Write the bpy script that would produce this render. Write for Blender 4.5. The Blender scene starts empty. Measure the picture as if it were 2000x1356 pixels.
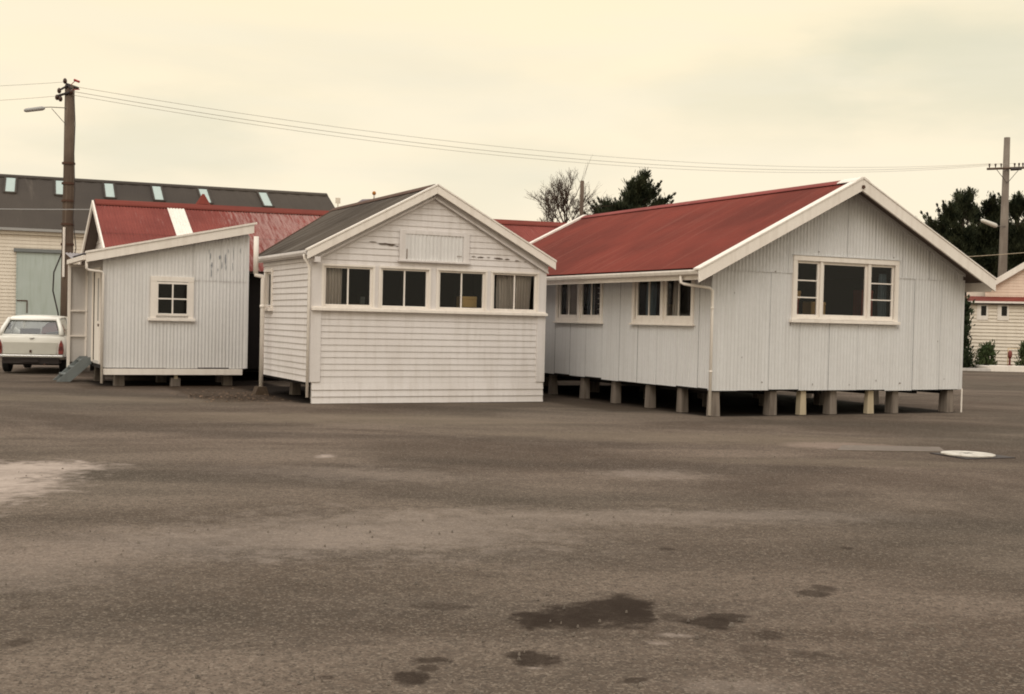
# A yard with four old timber and iron buildings under an overcast sky.
SKY_LOW = (1.0, .88, .665); SKY_HIGH = (1.02, .885, .62); SKY_GREY = (.78, .74, .60); SKY_OFF = (.3, 1.2, 0)
SKY_PATCH = [((.708, .676, .20), .17, .55), ((.80, .59, .14), .12, .35), ((.595, .783, .18), .14, .35), ((.167, .977, .13), .12, .4), ((.24, .955, .17), .10, .2), ((.42, .90, .115), .12, .25)]
ZEN = 1.55; SKY_STR = 1.0; SUN_E = .7; EXPO = 0.08
import bpy, math, random
from mathutils import Vector, Matrix
R = math.radians
PI = math.pi
random.seed(7)
sc = bpy.context.scene
COL = sc.collection

# ------------------------------------------------------------------ materials
def new_mat(name):
    m = bpy.data.materials.new(name); m.use_nodes = True
    nt = m.node_tree; nt.nodes.clear()
    out = nt.nodes.new('ShaderNodeOutputMaterial')
    b = nt.nodes.new('ShaderNodeBsdfPrincipled')
    nt.links.new(b.outputs[0], out.inputs[0])
    return m, nt, b, out

class NT:
    """tiny node helper working on world position"""
    def __init__(s, nt):
        s.nt = nt; s.L = nt.links.new
        g = nt.nodes.new('ShaderNodeNewGeometry'); s.pos = g.outputs['Position']
    def n(s, t, **k):
        q = s.nt.nodes.new(t)
        for a, v in k.items(): setattr(q, a, v)
        return q
    def mapped(s, scale, rotz=0):
        v = s.pos
        if rotz:
            m = s.n('ShaderNodeMapping'); m.inputs['Rotation'].default_value = (0, 0, rotz)
            s.L(v, m.inputs['Vector']); v = m.outputs[0]
        m = s.n('ShaderNodeMapping'); m.inputs['Scale'].default_value = scale
        s.L(v, m.inputs['Vector']); return m.outputs[0]
    def noise(s, scale=(1, 1, 1), sc_=1.0, detail=4, rough=.55, rotz=0, dist=0):
        q = s.n('ShaderNodeTexNoise'); q.inputs['Scale'].default_value = sc_
        q.inputs['Detail'].default_value = detail; q.inputs['Roughness'].default_value = rough
        q.inputs['Distortion'].default_value = dist
        s.L(s.mapped(scale, rotz), q.inputs['Vector']); return q.outputs['Fac']
    def ramp(s, fac, a, b, smooth=True):
        q = s.n('ShaderNodeMapRange'); q.clamp = True
        if smooth: q.interpolation_type = 'SMOOTHSTEP'
        q.inputs[1].default_value = a; q.inputs[2].default_value = b
        s.L(fac, q.inputs[0]); return q.outputs[0]
    def math(s, op, a, b=None, c=None):
        q = s.n('ShaderNodeMath', operation=op)
        for i, v in enumerate((a, b, c)):
            if v is None: continue
            if isinstance(v, (int, float)): q.inputs[i].default_value = v
            else: s.L(v, q.inputs[i])
        return q.outputs[0]
    def mix(s, fac, a, b, mode='MIX'):
        q = s.n('ShaderNodeMix', data_type='RGBA', blend_type=mode)
        for i, v in ((0, fac), (6, a), (7, b)):
            if isinstance(v, (int, float)): q.inputs[i].default_value = v
            elif isinstance(v, tuple): q.inputs[i].default_value = (*v, 1)
            else: s.L(v, q.inputs[i])
        return q.outputs[2]
    def bump(s, h, strength, dist=.01):
        q = s.n('ShaderNodeBump'); q.inputs['Strength'].default_value = strength
        q.inputs['Distance'].default_value = dist
        s.L(h, q.inputs['Height']); return q.outputs[0]

def paint(name, col, dirt, amt=.5, rough=.75, streak=(9, 9, .9), big=.8, fine=25, wear=None, wear_thr=.68):
    m, nt, b, out = new_mat(name); N = NT(nt)
    c = N.mix(N.math('MULTIPLY', N.ramp(N.noise(streak, 1, 5), .42, .72), amt), col, dirt)
    big_n = N.ramp(N.noise((1, 1, 1), big, 4), .35, .68)
    c = N.mix(N.math('MULTIPLY', big_n, amt * .6), c, dirt)
    f = N.noise((1, 1, 1), fine, 5, .7)
    c = N.mix(N.math('MULTIPLY', N.ramp(f, .35, .75), .22), c, tuple(x * .72 for x in col))
    if wear:
        w = N.ramp(N.noise((3, 3, 14), 1.6, 6, .7), wear_thr, wear_thr + .03)
        c = N.mix(w, c, wear)
    nt.links.new(c, b.inputs['Base Color'])
    b.inputs['Roughness'].default_value = rough
    b.inputs['Specular IOR Level'].default_value = .3
    nt.links.new(N.bump(f, .25, .004), b.inputs['Normal'])
    return m

def roofm(name, col, dark, pale, streak, pale_amt=.3, rough=.7, thr=(.52, .72), big=.5):
    m, nt, b, out = new_mat(name); N = NT(nt)
    c = N.mix(N.ramp(N.noise((1, 1, 1), big, 5, .6), .3, .7), col, dark)
    s = N.ramp(N.noise(streak, 1, 6, .65), thr[0], thr[1])
    c = N.mix(N.math('MULTIPLY', s, pale_amt), c, pale)
    s2 = N.ramp(N.noise(tuple(x * 2.3 for x in streak), 1, 3, .6), .45, .75)
    c = N.mix(N.math('MULTIPLY', s2, .35), c, dark)
    f = N.noise((1, 1, 1), 18, 4, .7)
    c = N.mix(N.math('MULTIPLY', N.ramp(f, .4, .8), .3), c, dark)
    nt.links.new(c, b.inputs['Base Color']); b.inputs['Roughness'].default_value = max(rough, .85)
    b.inputs['Specular IOR Level'].default_value = .12
    return m

def flat(name, col, rough=.7, metal=0, var=.25, scale=6, spec=.3):
    m, nt, b, out = new_mat(name); N = NT(nt)
    f = N.noise((1, 1, 1), scale, 4, .6)
    c = N.mix(N.math('MULTIPLY', N.ramp(f, .3, .75), var), col, tuple(x * .45 for x in col))
    nt.links.new(c, b.inputs['Base Color']); b.inputs['Roughness'].default_value = rough
    b.inputs['Metallic'].default_value = metal
    b.inputs['Specular IOR Level'].default_value = spec
    return m

def glassm(name, tint=(.8, .82, .8), refl=1.0):
    m = bpy.data.materials.new(name); m.use_nodes = True; nt = m.node_tree; nt.nodes.clear()
    out = nt.nodes.new('ShaderNodeOutputMaterial'); mx = nt.nodes.new('ShaderNodeMixShader')
    t = nt.nodes.new('ShaderNodeBsdfTransparent'); t.inputs[0].default_value = (*tint, 1)
    g = nt.nodes.new('ShaderNodeBsdfGlossy'); g.inputs['Roughness'].default_value = .03
    g.inputs['Color'].default_value = (refl, refl, refl, 1)
    fr = nt.nodes.new('ShaderNodeFresnel'); fr.inputs[0].default_value = 1.45
    nt.links.new(fr.outputs[0], mx.inputs[0]); nt.links.new(t.outputs[0], mx.inputs[1])
    nt.links.new(g.outputs[0], mx.inputs[2]); nt.links.new(mx.outputs[0], out.inputs[0])
    return m

def leafm(name, col, col2):
    m, nt, b, out = new_mat(name); N = NT(nt)
    f = N.ramp(N.noise((1, 1, 1), 1.3, 4, .7), .35, .65)
    c = N.mix(f, col, col2)
    nt.links.new(c, b.inputs['Base Color']); b.inputs['Roughness'].default_value = .85
    b.inputs['Specular IOR Level'].default_value = .1
    return m

M = dict(
    white=paint('white_paint', (.745, .70, .685), (.51, .455, .41), .36, wear=(.22, .18, .15), wear_thr=.735),
    trim=paint('cream_white_trim', (.86, .795, .73), (.58, .50, .43), .28),
    iron=paint('pale_painted_iron', (.68, .67, .67), (.50, .48, .465), .32, streak=(14, 14, .5), fine=12),
    iron_shed=paint('grey_white_painted_iron', (.72, .70, .69), (.53, .505, .485), .34, streak=(12, 12, .5), fine=12),
    lilac=paint('dull_white_wall', (.57, .535, .51), (.40, .37, .34), .35),
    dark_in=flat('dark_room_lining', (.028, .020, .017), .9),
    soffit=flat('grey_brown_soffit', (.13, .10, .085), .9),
    under=flat('shade_black_timber', (.018, .014, .013), .95),  # near black puts underfloor and gap shade into the colour
    red=roofm('red_iron_roof', (.215, .050, .037), (.135, .036, .028), (.30, .12, .095), (.25, 6, .25), .35),
    redcap=roofm('pinkish_red_ridge_iron', (.27, .070, .062), (.20, .05, .045), (.36, .17, .16), (.35, 3, .35), .5),
    redfade=roofm('faded_red_iron_roof', (.33, .075, .065), (.24, .055, .05), (.46, .30, .28), (5, .35, .35), .0),
    grey=roofm('dark_grey_iron_roof', (.098, .080, .064), (.048, .038, .031), (.19, .17, .15), (.25, 6, .25), .7, thr=(.46, .66)),
    slate=roofm('dark_slate_roof', (.068, .055, .045), (.048, .039, .033), (.20, .165, .135), (1.6, .12, .12), .55, thr=(.60, .82), big=.15),
    concrete=paint('rough_concrete', (.23, .19, .16), (.075, .058, .046), .8, fine=20),
    wood=flat('weathered_timber', (.20, .13, .085), .9, var=.5, scale=9),
    palewood=paint('pale_timber_post', (.50, .42, .30), (.30, .22, .14), .5),
    pole=roofm('grey_brown_pole_timber', (.17, .125, .095), (.095, .068, .052), (.28, .22, .175), (14, 14, .6), .5),
    polegrey=roofm('silver_grey_pole_timber', (.25, .215, .18), (.15, .12, .10), (.36, .32, .28), (14, 14, .6), .5),
    rust=flat('rusty_brown_iron', (.10, .052, .035), .85, var=.5),
    peel=flat('bare_weathered_board', (.13, .095, .075), .95, var=.6, scale=30),
    flake=flat('blue_grey_bare_iron', (.30, .31, .33), .7, var=.5, scale=20),
    glass=glassm('window_glass', (.86, .86, .84), .55),
    carglass=glassm('car_glass', (.70, .74, .74), 1.0),
    black=flat('black_rubber', (.02, .02, .02), .8),
    dark_iron=flat('dark_iron', (.05, .04, .038), .7),
    curtain=paint('pale_grey_curtain', (.78, .71, .67), (.52, .47, .44), .3, streak=(20, 20, .5)),
    bluecurtain=paint('dull_blue_curtain', (.16, .22, .27), (.08, .12, .16), .4, streak=(20, 20, .5)),
    card=flat('tan_cardboard', (.62, .40, .18), .85, var=.2),
    redcard=flat('dull_red_card', (.40, .10, .08), .85, var=.3),
    carpaint=flat('cream_white_car_paint', (.84, .82, .76), .25, var=.05, spec=.6),
    carwhite2=flat('grey_white_lower_panel', (.58, .56, .50), .3, var=.1, spec=.6),
    chrome=flat('dull_chrome', (.55, .55, .55), .25, metal=1, var=.1),
    tail=flat('red_lens', (.22, .03, .025), .25, var=.2, spec=.7),
    taildark=flat('dark_red_lens', (.10, .008, .008), .25, var=.2, spec=.7),
    green=paint('pale_green_door_paint', (.50, .555, .53), (.30, .34, .27), .4),
    greygreen=flat('grey_steel_rail', (.20, .21, .21), .6),
    creamboard=paint('cream_weatherboard', (.78, .70, .60), (.58, .50, .41), .3),
    pinkboard=paint('pinkish_cream_weatherboard', (.80, .64, .53), (.60, .46, .36), .3),
    skylight=flat('pale_blue_skylight_sheet', (.33, .41, .38), .35, var=.15, spec=.5),
    steelgrey=paint('blue_grey_painted_plank', (.20, .22, .22), (.12, .13, .13), .5),
    purple=flat('purple_grey_sheet_iron', (.26, .235, .25), .5, var=.4, scale=10),
    manhole=paint('white_painted_disc', (.60, .56, .50), (.30, .26, .22), .85, fine=60),
    bark=flat('dark_bark', (.07, .05, .04), .95, var=.5),
    twig=flat('brown_twigs', (.085, .055, .042), .95, var=.3),
    leaf=leafm('dark_conifer_foliage', (.018, .024, .014), (.055, .060, .032)),
    shrub=leafm('mid_green_foliage', (.035, .055, .022), (.075, .09, .04)),
    shrubdark=leafm('dark_green_foliage', (.014, .022, .012), (.04, .05, .025)),
    orange=flat('orange_paint', (.42, .16, .03), .6, var=.2),
    yellow=flat('pale_yellow_wall', (.78, .54, .24), .8, var=.2),
    purpleroof=flat('purple_grey_roof', (.17, .14, .155), .7, var=.3),
    hydrant=flat('dark_red_paint', (.20, .05, .04), .5, var=.4),
    cable=flat('grey_brown_cable', (.16, .14, .125), .7),
    wire=flat('pale_grey_wire', (.34, .31, .26), .6),
    insul=flat('brown_ceramic', (.06, .03, .02), .3),
    lampm=flat('grey_lamp_housing', (.36, .35, .34), .5, var=.1),
    lampw=flat('white_lamp_housing', (.62, .59, .53), .5, var=.1),
    redins=flat('red_fitting', (.35, .03, .03), .4),
    soil=flat('brown_soil', (.09, .062, .042), .95, var=.5, scale=20),
)

def red_faded():
    """end roof: red paint worn to pale streaks on its right part, brown rust low down"""
    m, nt, b, out = new_mat('streaky_worn_red_roof'); N = NT(nt)
    base = N.mix(N.ramp(N.noise((1, 1, 1), .8, 5, .6), .3, .7), (.245, .068, .056), (.18, .050, .042))
    st = N.noise((15, 1.6, 1.6), 1, 6, .75)
    sx = N.n('ShaderNodeSeparateXYZ'); N.L(N.pos, sx.inputs[0])
    wx = N.ramp(sx.outputs[0], 6.3, 8.4)
    right = N.ramp(sx.outputs[0], 12.0, 9.6)
    thr = N.math('MULTIPLY', N.math('MULTIPLY', wx, right), .22)
    s = N.ramp(N.math('ADD', st, thr), .57, .80)
    c = N.mix(N.math('MULTIPLY', s, .7), base, (.38, .25, .23))
    s2 = N.ramp(N.noise((16, .8, .8), 1, 3, .6), .5, .75)
    c = N.mix(N.math('MULTIPLY', s2, .35), c, (.14, .036, .034))
    nt.links.new(c, b.inputs['Base Color']); b.inputs['Roughness'].default_value = .9
    b.inputs['Specular IOR Level'].default_value = .1
    return m
M['redworn'] = red_faded()

# ------------------------------------------------------------------ mesh helpers
LOC = {}
class MB:
    def __init__(s): s.v = []; s.f = []
    def quad(s, a, b, c, d):
        i = len(s.v); s.v += [tuple(a), tuple(b), tuple(c), tuple(d)]; s.f.append((i, i+1, i+2, i+3)); return s
    def poly(s, pts):
        i = len(s.v); s.v += [tuple(p) for p in pts]; s.f.append(tuple(range(i, i+len(pts)))); return s
    def box(s, x0, x1, y0, y1, z0, z1):
        i = len(s.v)
        s.v += [(x, y, z) for z in (z0, z1) for y in (y0, y1) for x in (x0, x1)]
        for q in ((0,2,3,1),(4,5,7,6),(0,1,5,4),(2,6,7,3),(0,4,6,2),(1,3,7,5)):
            s.f.append(tuple(i+k for k in q))
        return s
    def prism(s, poly, axis, a0, a1):
        """poly: 2D points; axis 'y' -> (x,z); 'x' -> (y,z); 'z' -> (x,y)"""
        def p(u, w, a): return {'y': (u, a, w), 'x': (a, u, w), 'z': (u, w, a)}[axis]
        n = len(poly); i = len(s.v)
        s.v += [p(u, w, a0) for u, w in poly] + [p(u, w, a1) for u, w in poly]
        s.f.append(tuple(range(i, i+n))); s.f.append(tuple(range(i+2*n-1, i+n-1, -1)))
        for k in range(n):
            s.f.append((i+k, i+n+k, i+n+(k+1) % n, i+(k+1) % n))
        return s
    def tube(s, pts, r, n=8, cap=True):
        pts = [Vector(p) for p in pts]; i0 = len(s.v); rs = r if isinstance(r, (list, tuple)) else [r]*len(pts)
        ref = None
        for k, p in enumerate(pts):
            a = pts[max(0, k-1)]; b = pts[min(len(pts)-1, k+1)]; d = (b-a).normalized()
            if ref is None: ref = Vector((1, 0, 0)) if abs(d.x) < .8 else Vector((0, 1, 0))
            u = (ref - d*ref.dot(d)).normalized(); w = d.cross(u); ref = u
            for q in range(n):
                t = 2*PI*q/n; s.v.append(tuple(p + (u*math.cos(t)+w*math.sin(t))*rs[k]))
        for k in range(len(pts)-1):
            for q in range(n):
                a = i0+k*n+q; b = i0+k*n+(q+1) % n
                s.f.append((a, b, b+n, a+n))
        if cap and n > 2:
            s.f.append(tuple(i0+q for q in reversed(range(n))))
            s.f.append(tuple(i0+(len(pts)-1)*n+q for q in range(n)))
        return s
    def build(s, name, mat, parent=None, local=False, smooth=False, bevel=0):
        me = bpy.data.meshes.new(name)
        vs = s.v
        if parent is not None and not local:
            b = LOC[parent.name]; vs = [(x-b[0], y-b[1], z-b[2]) for x, y, z in vs]
        me.from_pydata(vs, [], s.f)
        mats = mat if isinstance(mat, list) else [mat]
        for m in mats: me.materials.append(m)
        if smooth:
            for p in me.polygons: p.use_smooth = True
        me.update()
        o = bpy.data.objects.new(name, me); COL.objects.link(o)
        if parent is not None:
            o.parent = parent; LOC[o.name] = LOC[parent.name]
        else: LOC[o.name] = (0, 0, 0)
        if bevel:
            md = o.modifiers.new('bevel', 'BEVEL'); md.width = bevel; md.segments = 2; md.limit_method = 'ANGLE'
        return o

def tag(o, label=None, cat=None, group=None, kind=None):
    if label: o['label'] = label
    if cat: o['category'] = cat
    if group: o['group'] = group
    if kind: o['kind'] = kind
    return o
def thing(name, loc, label, cat, group=None, rz=0):
    o = bpy.data.objects.new(name, None); COL.objects.link(o); o.location = loc
    o.rotation_euler = (0, 0, rz); o.empty_display_size = .3
    LOC[o.name] = tuple(loc); return tag(o, label, cat, group)
def solo(mb, name, mat, base, label, cat, group=None, **k):
    """a thing that is one mesh, with its origin at its base"""
    mb.v = [(x-base[0], y-base[1], z-base[2]) for x, y, z in mb.v]
    o = mb.build(name, mat, None, **k); o.location = base; LOC[o.name] = tuple(base)
    return tag(o, label, cat, group)

def sub_open(z0, z1, ops):
    seg = [(z0, z1)]
    for (a, b) in ops:
        ns = []
        for (p, q) in seg:
            if b <= p or a >= q: ns.append((p, q)); continue
            if a > p: ns.append((p, a))
            if b < q: ns.append((b, q))
        seg = ns
    return seg

def mkpt(axis, c, out):
    """axis 'x': wall runs along X in the plane Y=c; axis 'y': runs along Y in the plane X=c. out = +-1 outward"""
    if axis == 'x': return lambda u, z, d: (u, c + out*d, z)
    return lambda u, z, d: (c + out*d, u, z)

def corr_wall(mb, axis, c, out, u0, u1, zb, zt, ops=(), pitch=.0762, amp=.009, sheet=.69, lap=.0045, seg=6, jit=0, off=0, start=0, rng=random):
    """corrugated iron wall made of lapped sheets; zt may be a function of u"""
    P = mkpt(axis, c, out)
    ztf = zt if callable(zt) else (lambda u: zt)
    us = set(); step = pitch/seg
    k = 0
    while u0 + k*step < u1: us.add(round(u0+k*step, 5)); k += 1
    us.add(u1); 
    for (a, b, p, q) in ops: us.add(a); us.add(b)
    bounds = []; s0 = u0 - start
    while s0 < u1:
        bounds.append(s0); s0 += sheet
        us.add(round(s0, 5)) if u0 < s0 < u1 else None
    us = sorted(u for u in us if u0 <= u <= u1)
    jits = [rng.uniform(-jit, jit) for _ in bounds]; tilt = [rng.uniform(-.002, .003) for _ in bounds]
    for i in range(len(us)-1):
        a, b = us[i], us[i+1]
        if b-a < 1e-5: continue
        mid = (a+b)/2
        si = max(j for j, s in enumerate(bounds) if s <= mid+1e-9); fr = lambda u: (u-bounds[si])/sheet
        d = lambda u: off + amp*math.sin(2*PI*(u-u0)/pitch) + lap*(1-fr(u)) + tilt[si]
        zz0 = zb + jits[si]
        for (p, q) in sub_open(zz0, 99, [(o[2], o[3]) for o in ops if o[0] <= mid <= o[1]]):
            qa, qb = min(q, ztf(a)), min(q, ztf(b))
            if qa <= p and qb <= p: continue
            mb.quad(P(a, p, d(a)), P(b, p, d(b)), P(b, max(qb, p), d(b)), P(a, max(qa, p), d(a)))
    return mb

def boards(mb, axis, c, out, u0f, u1f, z0, z1, ex, ops=(), proud=.02, jit=.003, gap=.0, rng=random):
    """lapped weatherboards; every board has its own little tilt and lip"""
    P = mkpt(axis, c, out)
    F0 = u0f if callable(u0f) else (lambda z: u0f)
    F1 = u1f if callable(u1f) else (lambda z: u1f)
    z = z0; first = True
    while z < z1-.005:
        za, zb_ = z, min(z+ex, z1)
        jl = 0 if first else rng.uniform(-jit, jit); jr = 0 if first else rng.uniform(-jit, jit)
        if not first and rng.random() < .12: jl += rng.uniform(-jit, jit)*1.8
        cuts = sorted({za, zb_} | {w for o in ops for w in (o[2], o[3]) if za < w < zb_})
        for k in range(len(cuts)-1):
            p, q = cuts[k], cuts[k+1]; m = (p+q)/2
            L0, L1 = F0(p), F1(p); T0, T1 = F0(q), F1(q)
            if L1-L0 < .02: continue
            segs = sub_open(L0, L1, [(o[0], o[1]) for o in ops if o[2] < m < o[3]])
            dp = proud*(1-(p-za)/ex)+.002; dq = proud*(1-(q-za)/ex)+.002
            for (a, b) in segs:
                a2 = T0 if a == L0 else a; b2 = T1 if b == L1 else b
                if b2 <= a2: a2 = b2 = (a+b)/2
                ja = jl if p == za else 0; jb = jr if p == za else 0
                mb.quad(P(a, p+ja, dp), P(b, p+jb, dp), P(b2, q+.006, dq), P(a2, q+.006, dq))
                if p == za:
                    mb.quad(P(a, p+ja, 0), P(b, p+jb, 0), P(b, p+jb, dp), P(a, p+ja, dp))
        z = zb_; first = False
    return mb

def flat_wall(mb, axis, c, out, u0, u1, zb, zt, ops=()):
    return corr_wall(mb, axis, c, out, u0, u1, zb, zt, ops, pitch=max(.5, (u1-u0)/6), amp=0, sheet=99, lap=0, seg=1)

def roof_slope(mb, run, u0, u1, lo, hi, zlo, zhi, pitch=.0762, amp=.009, seg=6, cut=None, lapstep=0):
    """corrugated roof slope. run 'y': ridge runs along Y, the slope goes from X=lo (z=zlo) up to X=hi (z=zhi); run 'x' likewise"""
    L = math.hypot(hi-lo, zhi-zlo); s = (zhi-zlo)/(hi-lo)
    nx, nz = -(zhi-zlo)/L, (hi-lo)/L
    if nz < 0: nx, nz = -nx, -nz
    def pt(u, v, d):
        z = zlo + (v-lo)*s
        return (v+nx*d, u, z+nz*d) if run == 'y' else (u, v+nx*d, z+nz*d)
    n = max(1, round((u1-u0)/(pitch/seg)))
    cuts = [(lo, hi)]
    if lapstep:
        cuts = []; k = 0; nn = max(1, round(abs(hi-lo)/lapstep))
        for k in range(nn): cuts.append((lo+(hi-lo)*k/nn, lo+(hi-lo)*(k+1)/nn))
    for i in range(n):
        a = u0+(u1-u0)*i/n; b = u0+(u1-u0)*(i+1)/n
        da = amp*math.sin(2*PI*(a-u0)/pitch); db = amp*math.sin(2*PI*(b-u0)/pitch)
        for k, (p, q) in enumerate(cuts):
            pa = cut(a, p) if cut else p; pb = cut(b, p) if cut else p
            qa = cut(a, q) if cut else q; qb = cut(b, q) if cut else q
            if pa == qa and pb == qb: continue
            e = .0015 if k < len(cuts)-1 else 0
            mb.quad(pt(a, pa, da+.006), pt(b, pb, db+.006), pt(b, qb, db), pt(a, qa, da))
    return mb

def window(parent, axis, c, out, u0, u1, z0, z1, fw, nv=0, nh=0, bar=.022, depth=.05, mat=None, sill=None, pane_d=-.03, name='window', jamb=None):
    """sash: rails of width fw around the pane, glazing bars; c = wall plane; the sash sits slightly inside"""
    P = mkpt(axis, c, out); mat = mat or M['trim']
    def bx(mb, a, b, p, q, d0, d1):
        A = P(a, p, d0); B = P(b, q, d1)
        mb.box(min(A[0], B[0]), max(A[0], B[0]), min(A[1], B[1]), max(A[1], B[1]), p, q)
    fr = MB(); d0, d1 = pane_d-.02, pane_d+.025
    bx(fr, u0, u0+fw, z0, z1, d0, d1); bx(fr, u1-fw, u1, z0, z1, d0, d1)
    bx(fr, u0+fw, u1-fw, z0, z0+fw*1.15, d0, d1); bx(fr, u0+fw, u1-fw, z1-fw, z1, d0, d1)
    w = fr.build(name, mat, parent, bevel=.003)
    def onebar(*q):
        g = MB(); bx(g, *q); g.build('glazing_bar', mat, w)
    a, b, p, q = u0+fw, u1-fw, z0+fw*1.15, z1-fw
    if nv or nh:
        for k in range(nv):
            x = a+(b-a)*(k+1)/(nv+1); onebar(x-bar/2, x+bar/2, p, q, d0+.004, d1-.004)
        for k in range(nh):
            z = p+(q-p)*(k+1)/(nh+1); onebar(a, b, z-bar/2, z+bar/2, d0+.006, d1-.006)
    # single sheet of glass
    pn = MB(); pts = [P(a, p, pane_d), P(b, p, pane_d), P(b, q, pane_d), P(a, q, pane_d)]
    if (axis == 'y') == (out < 0): pts.reverse()      # glass faces outward
    pn.quad(*pts)
    pn.build('pane', M['glass'], w)
    return w

def bxo(mb, axis, c, out, a, b, p, q, d0, d1):
    P = mkpt(axis, c, out); A = P(a, p, d0); B = P(b, q, d1)
    return mb.box(min(A[0], B[0]), max(A[0], B[0]), min(A[1], B[1]), max(A[1], B[1]), p, q)

def curtain(axis, c, u0, u1, z0, z1, mat, base, label, amp=.03, waves=7, group=None, gather=0):
    mb = MB(); P = mkpt(axis, c, 1); n = waves*8; rows = 7
    pts = []
    for j in range(rows+1):
        t = j/rows; z = z1+(z0-z1)*t
        row = []
        for i in range(n+1):
            f = i/n; u = u0+(u1-u0)*f + gather*t*(f-.5)*.3
            row.append(P(u, z, amp*(.5+.6*t)*math.sin(2*PI*waves*f + .5*math.sin(3*t+f*5))+.01*math.sin(9*f+t*4)))
        pts.append(row)
    for j in range(rows):
        for i in range(n): mb.quad(pts[j][i], pts[j][i+1], pts[j+1][i+1], pts[j+1][i])
    return solo(mb, 'curtain', mat, base, label, 'curtain', group, smooth=True)

def carton(x0, x1, y0, y1, z0, z1, mat, label, group=None, name='cardboard_box'):
    mb = MB().box(x0, x1, y0, y1, z0, z1)
    xm = (x0+x1)/2
    mb.box(xm-.004, xm+.004, y0-.002, y1+.002, z1, z1+.003)
    mb.quad((x0, y0-.001, z1), (x1, y0-.001, z1), (x1, y0-.02, z1-.05), (x0, y0-.02, z1-.05))
    return solo(mb, name, mat, ((x0+x1)/2, (y0+y1)/2, z0), label, 'box', group)

for n_ in M['carglass'].node_tree.nodes:
    if n_.type == 'FRESNEL': n_.inputs[0].default_value = 2.1

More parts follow.
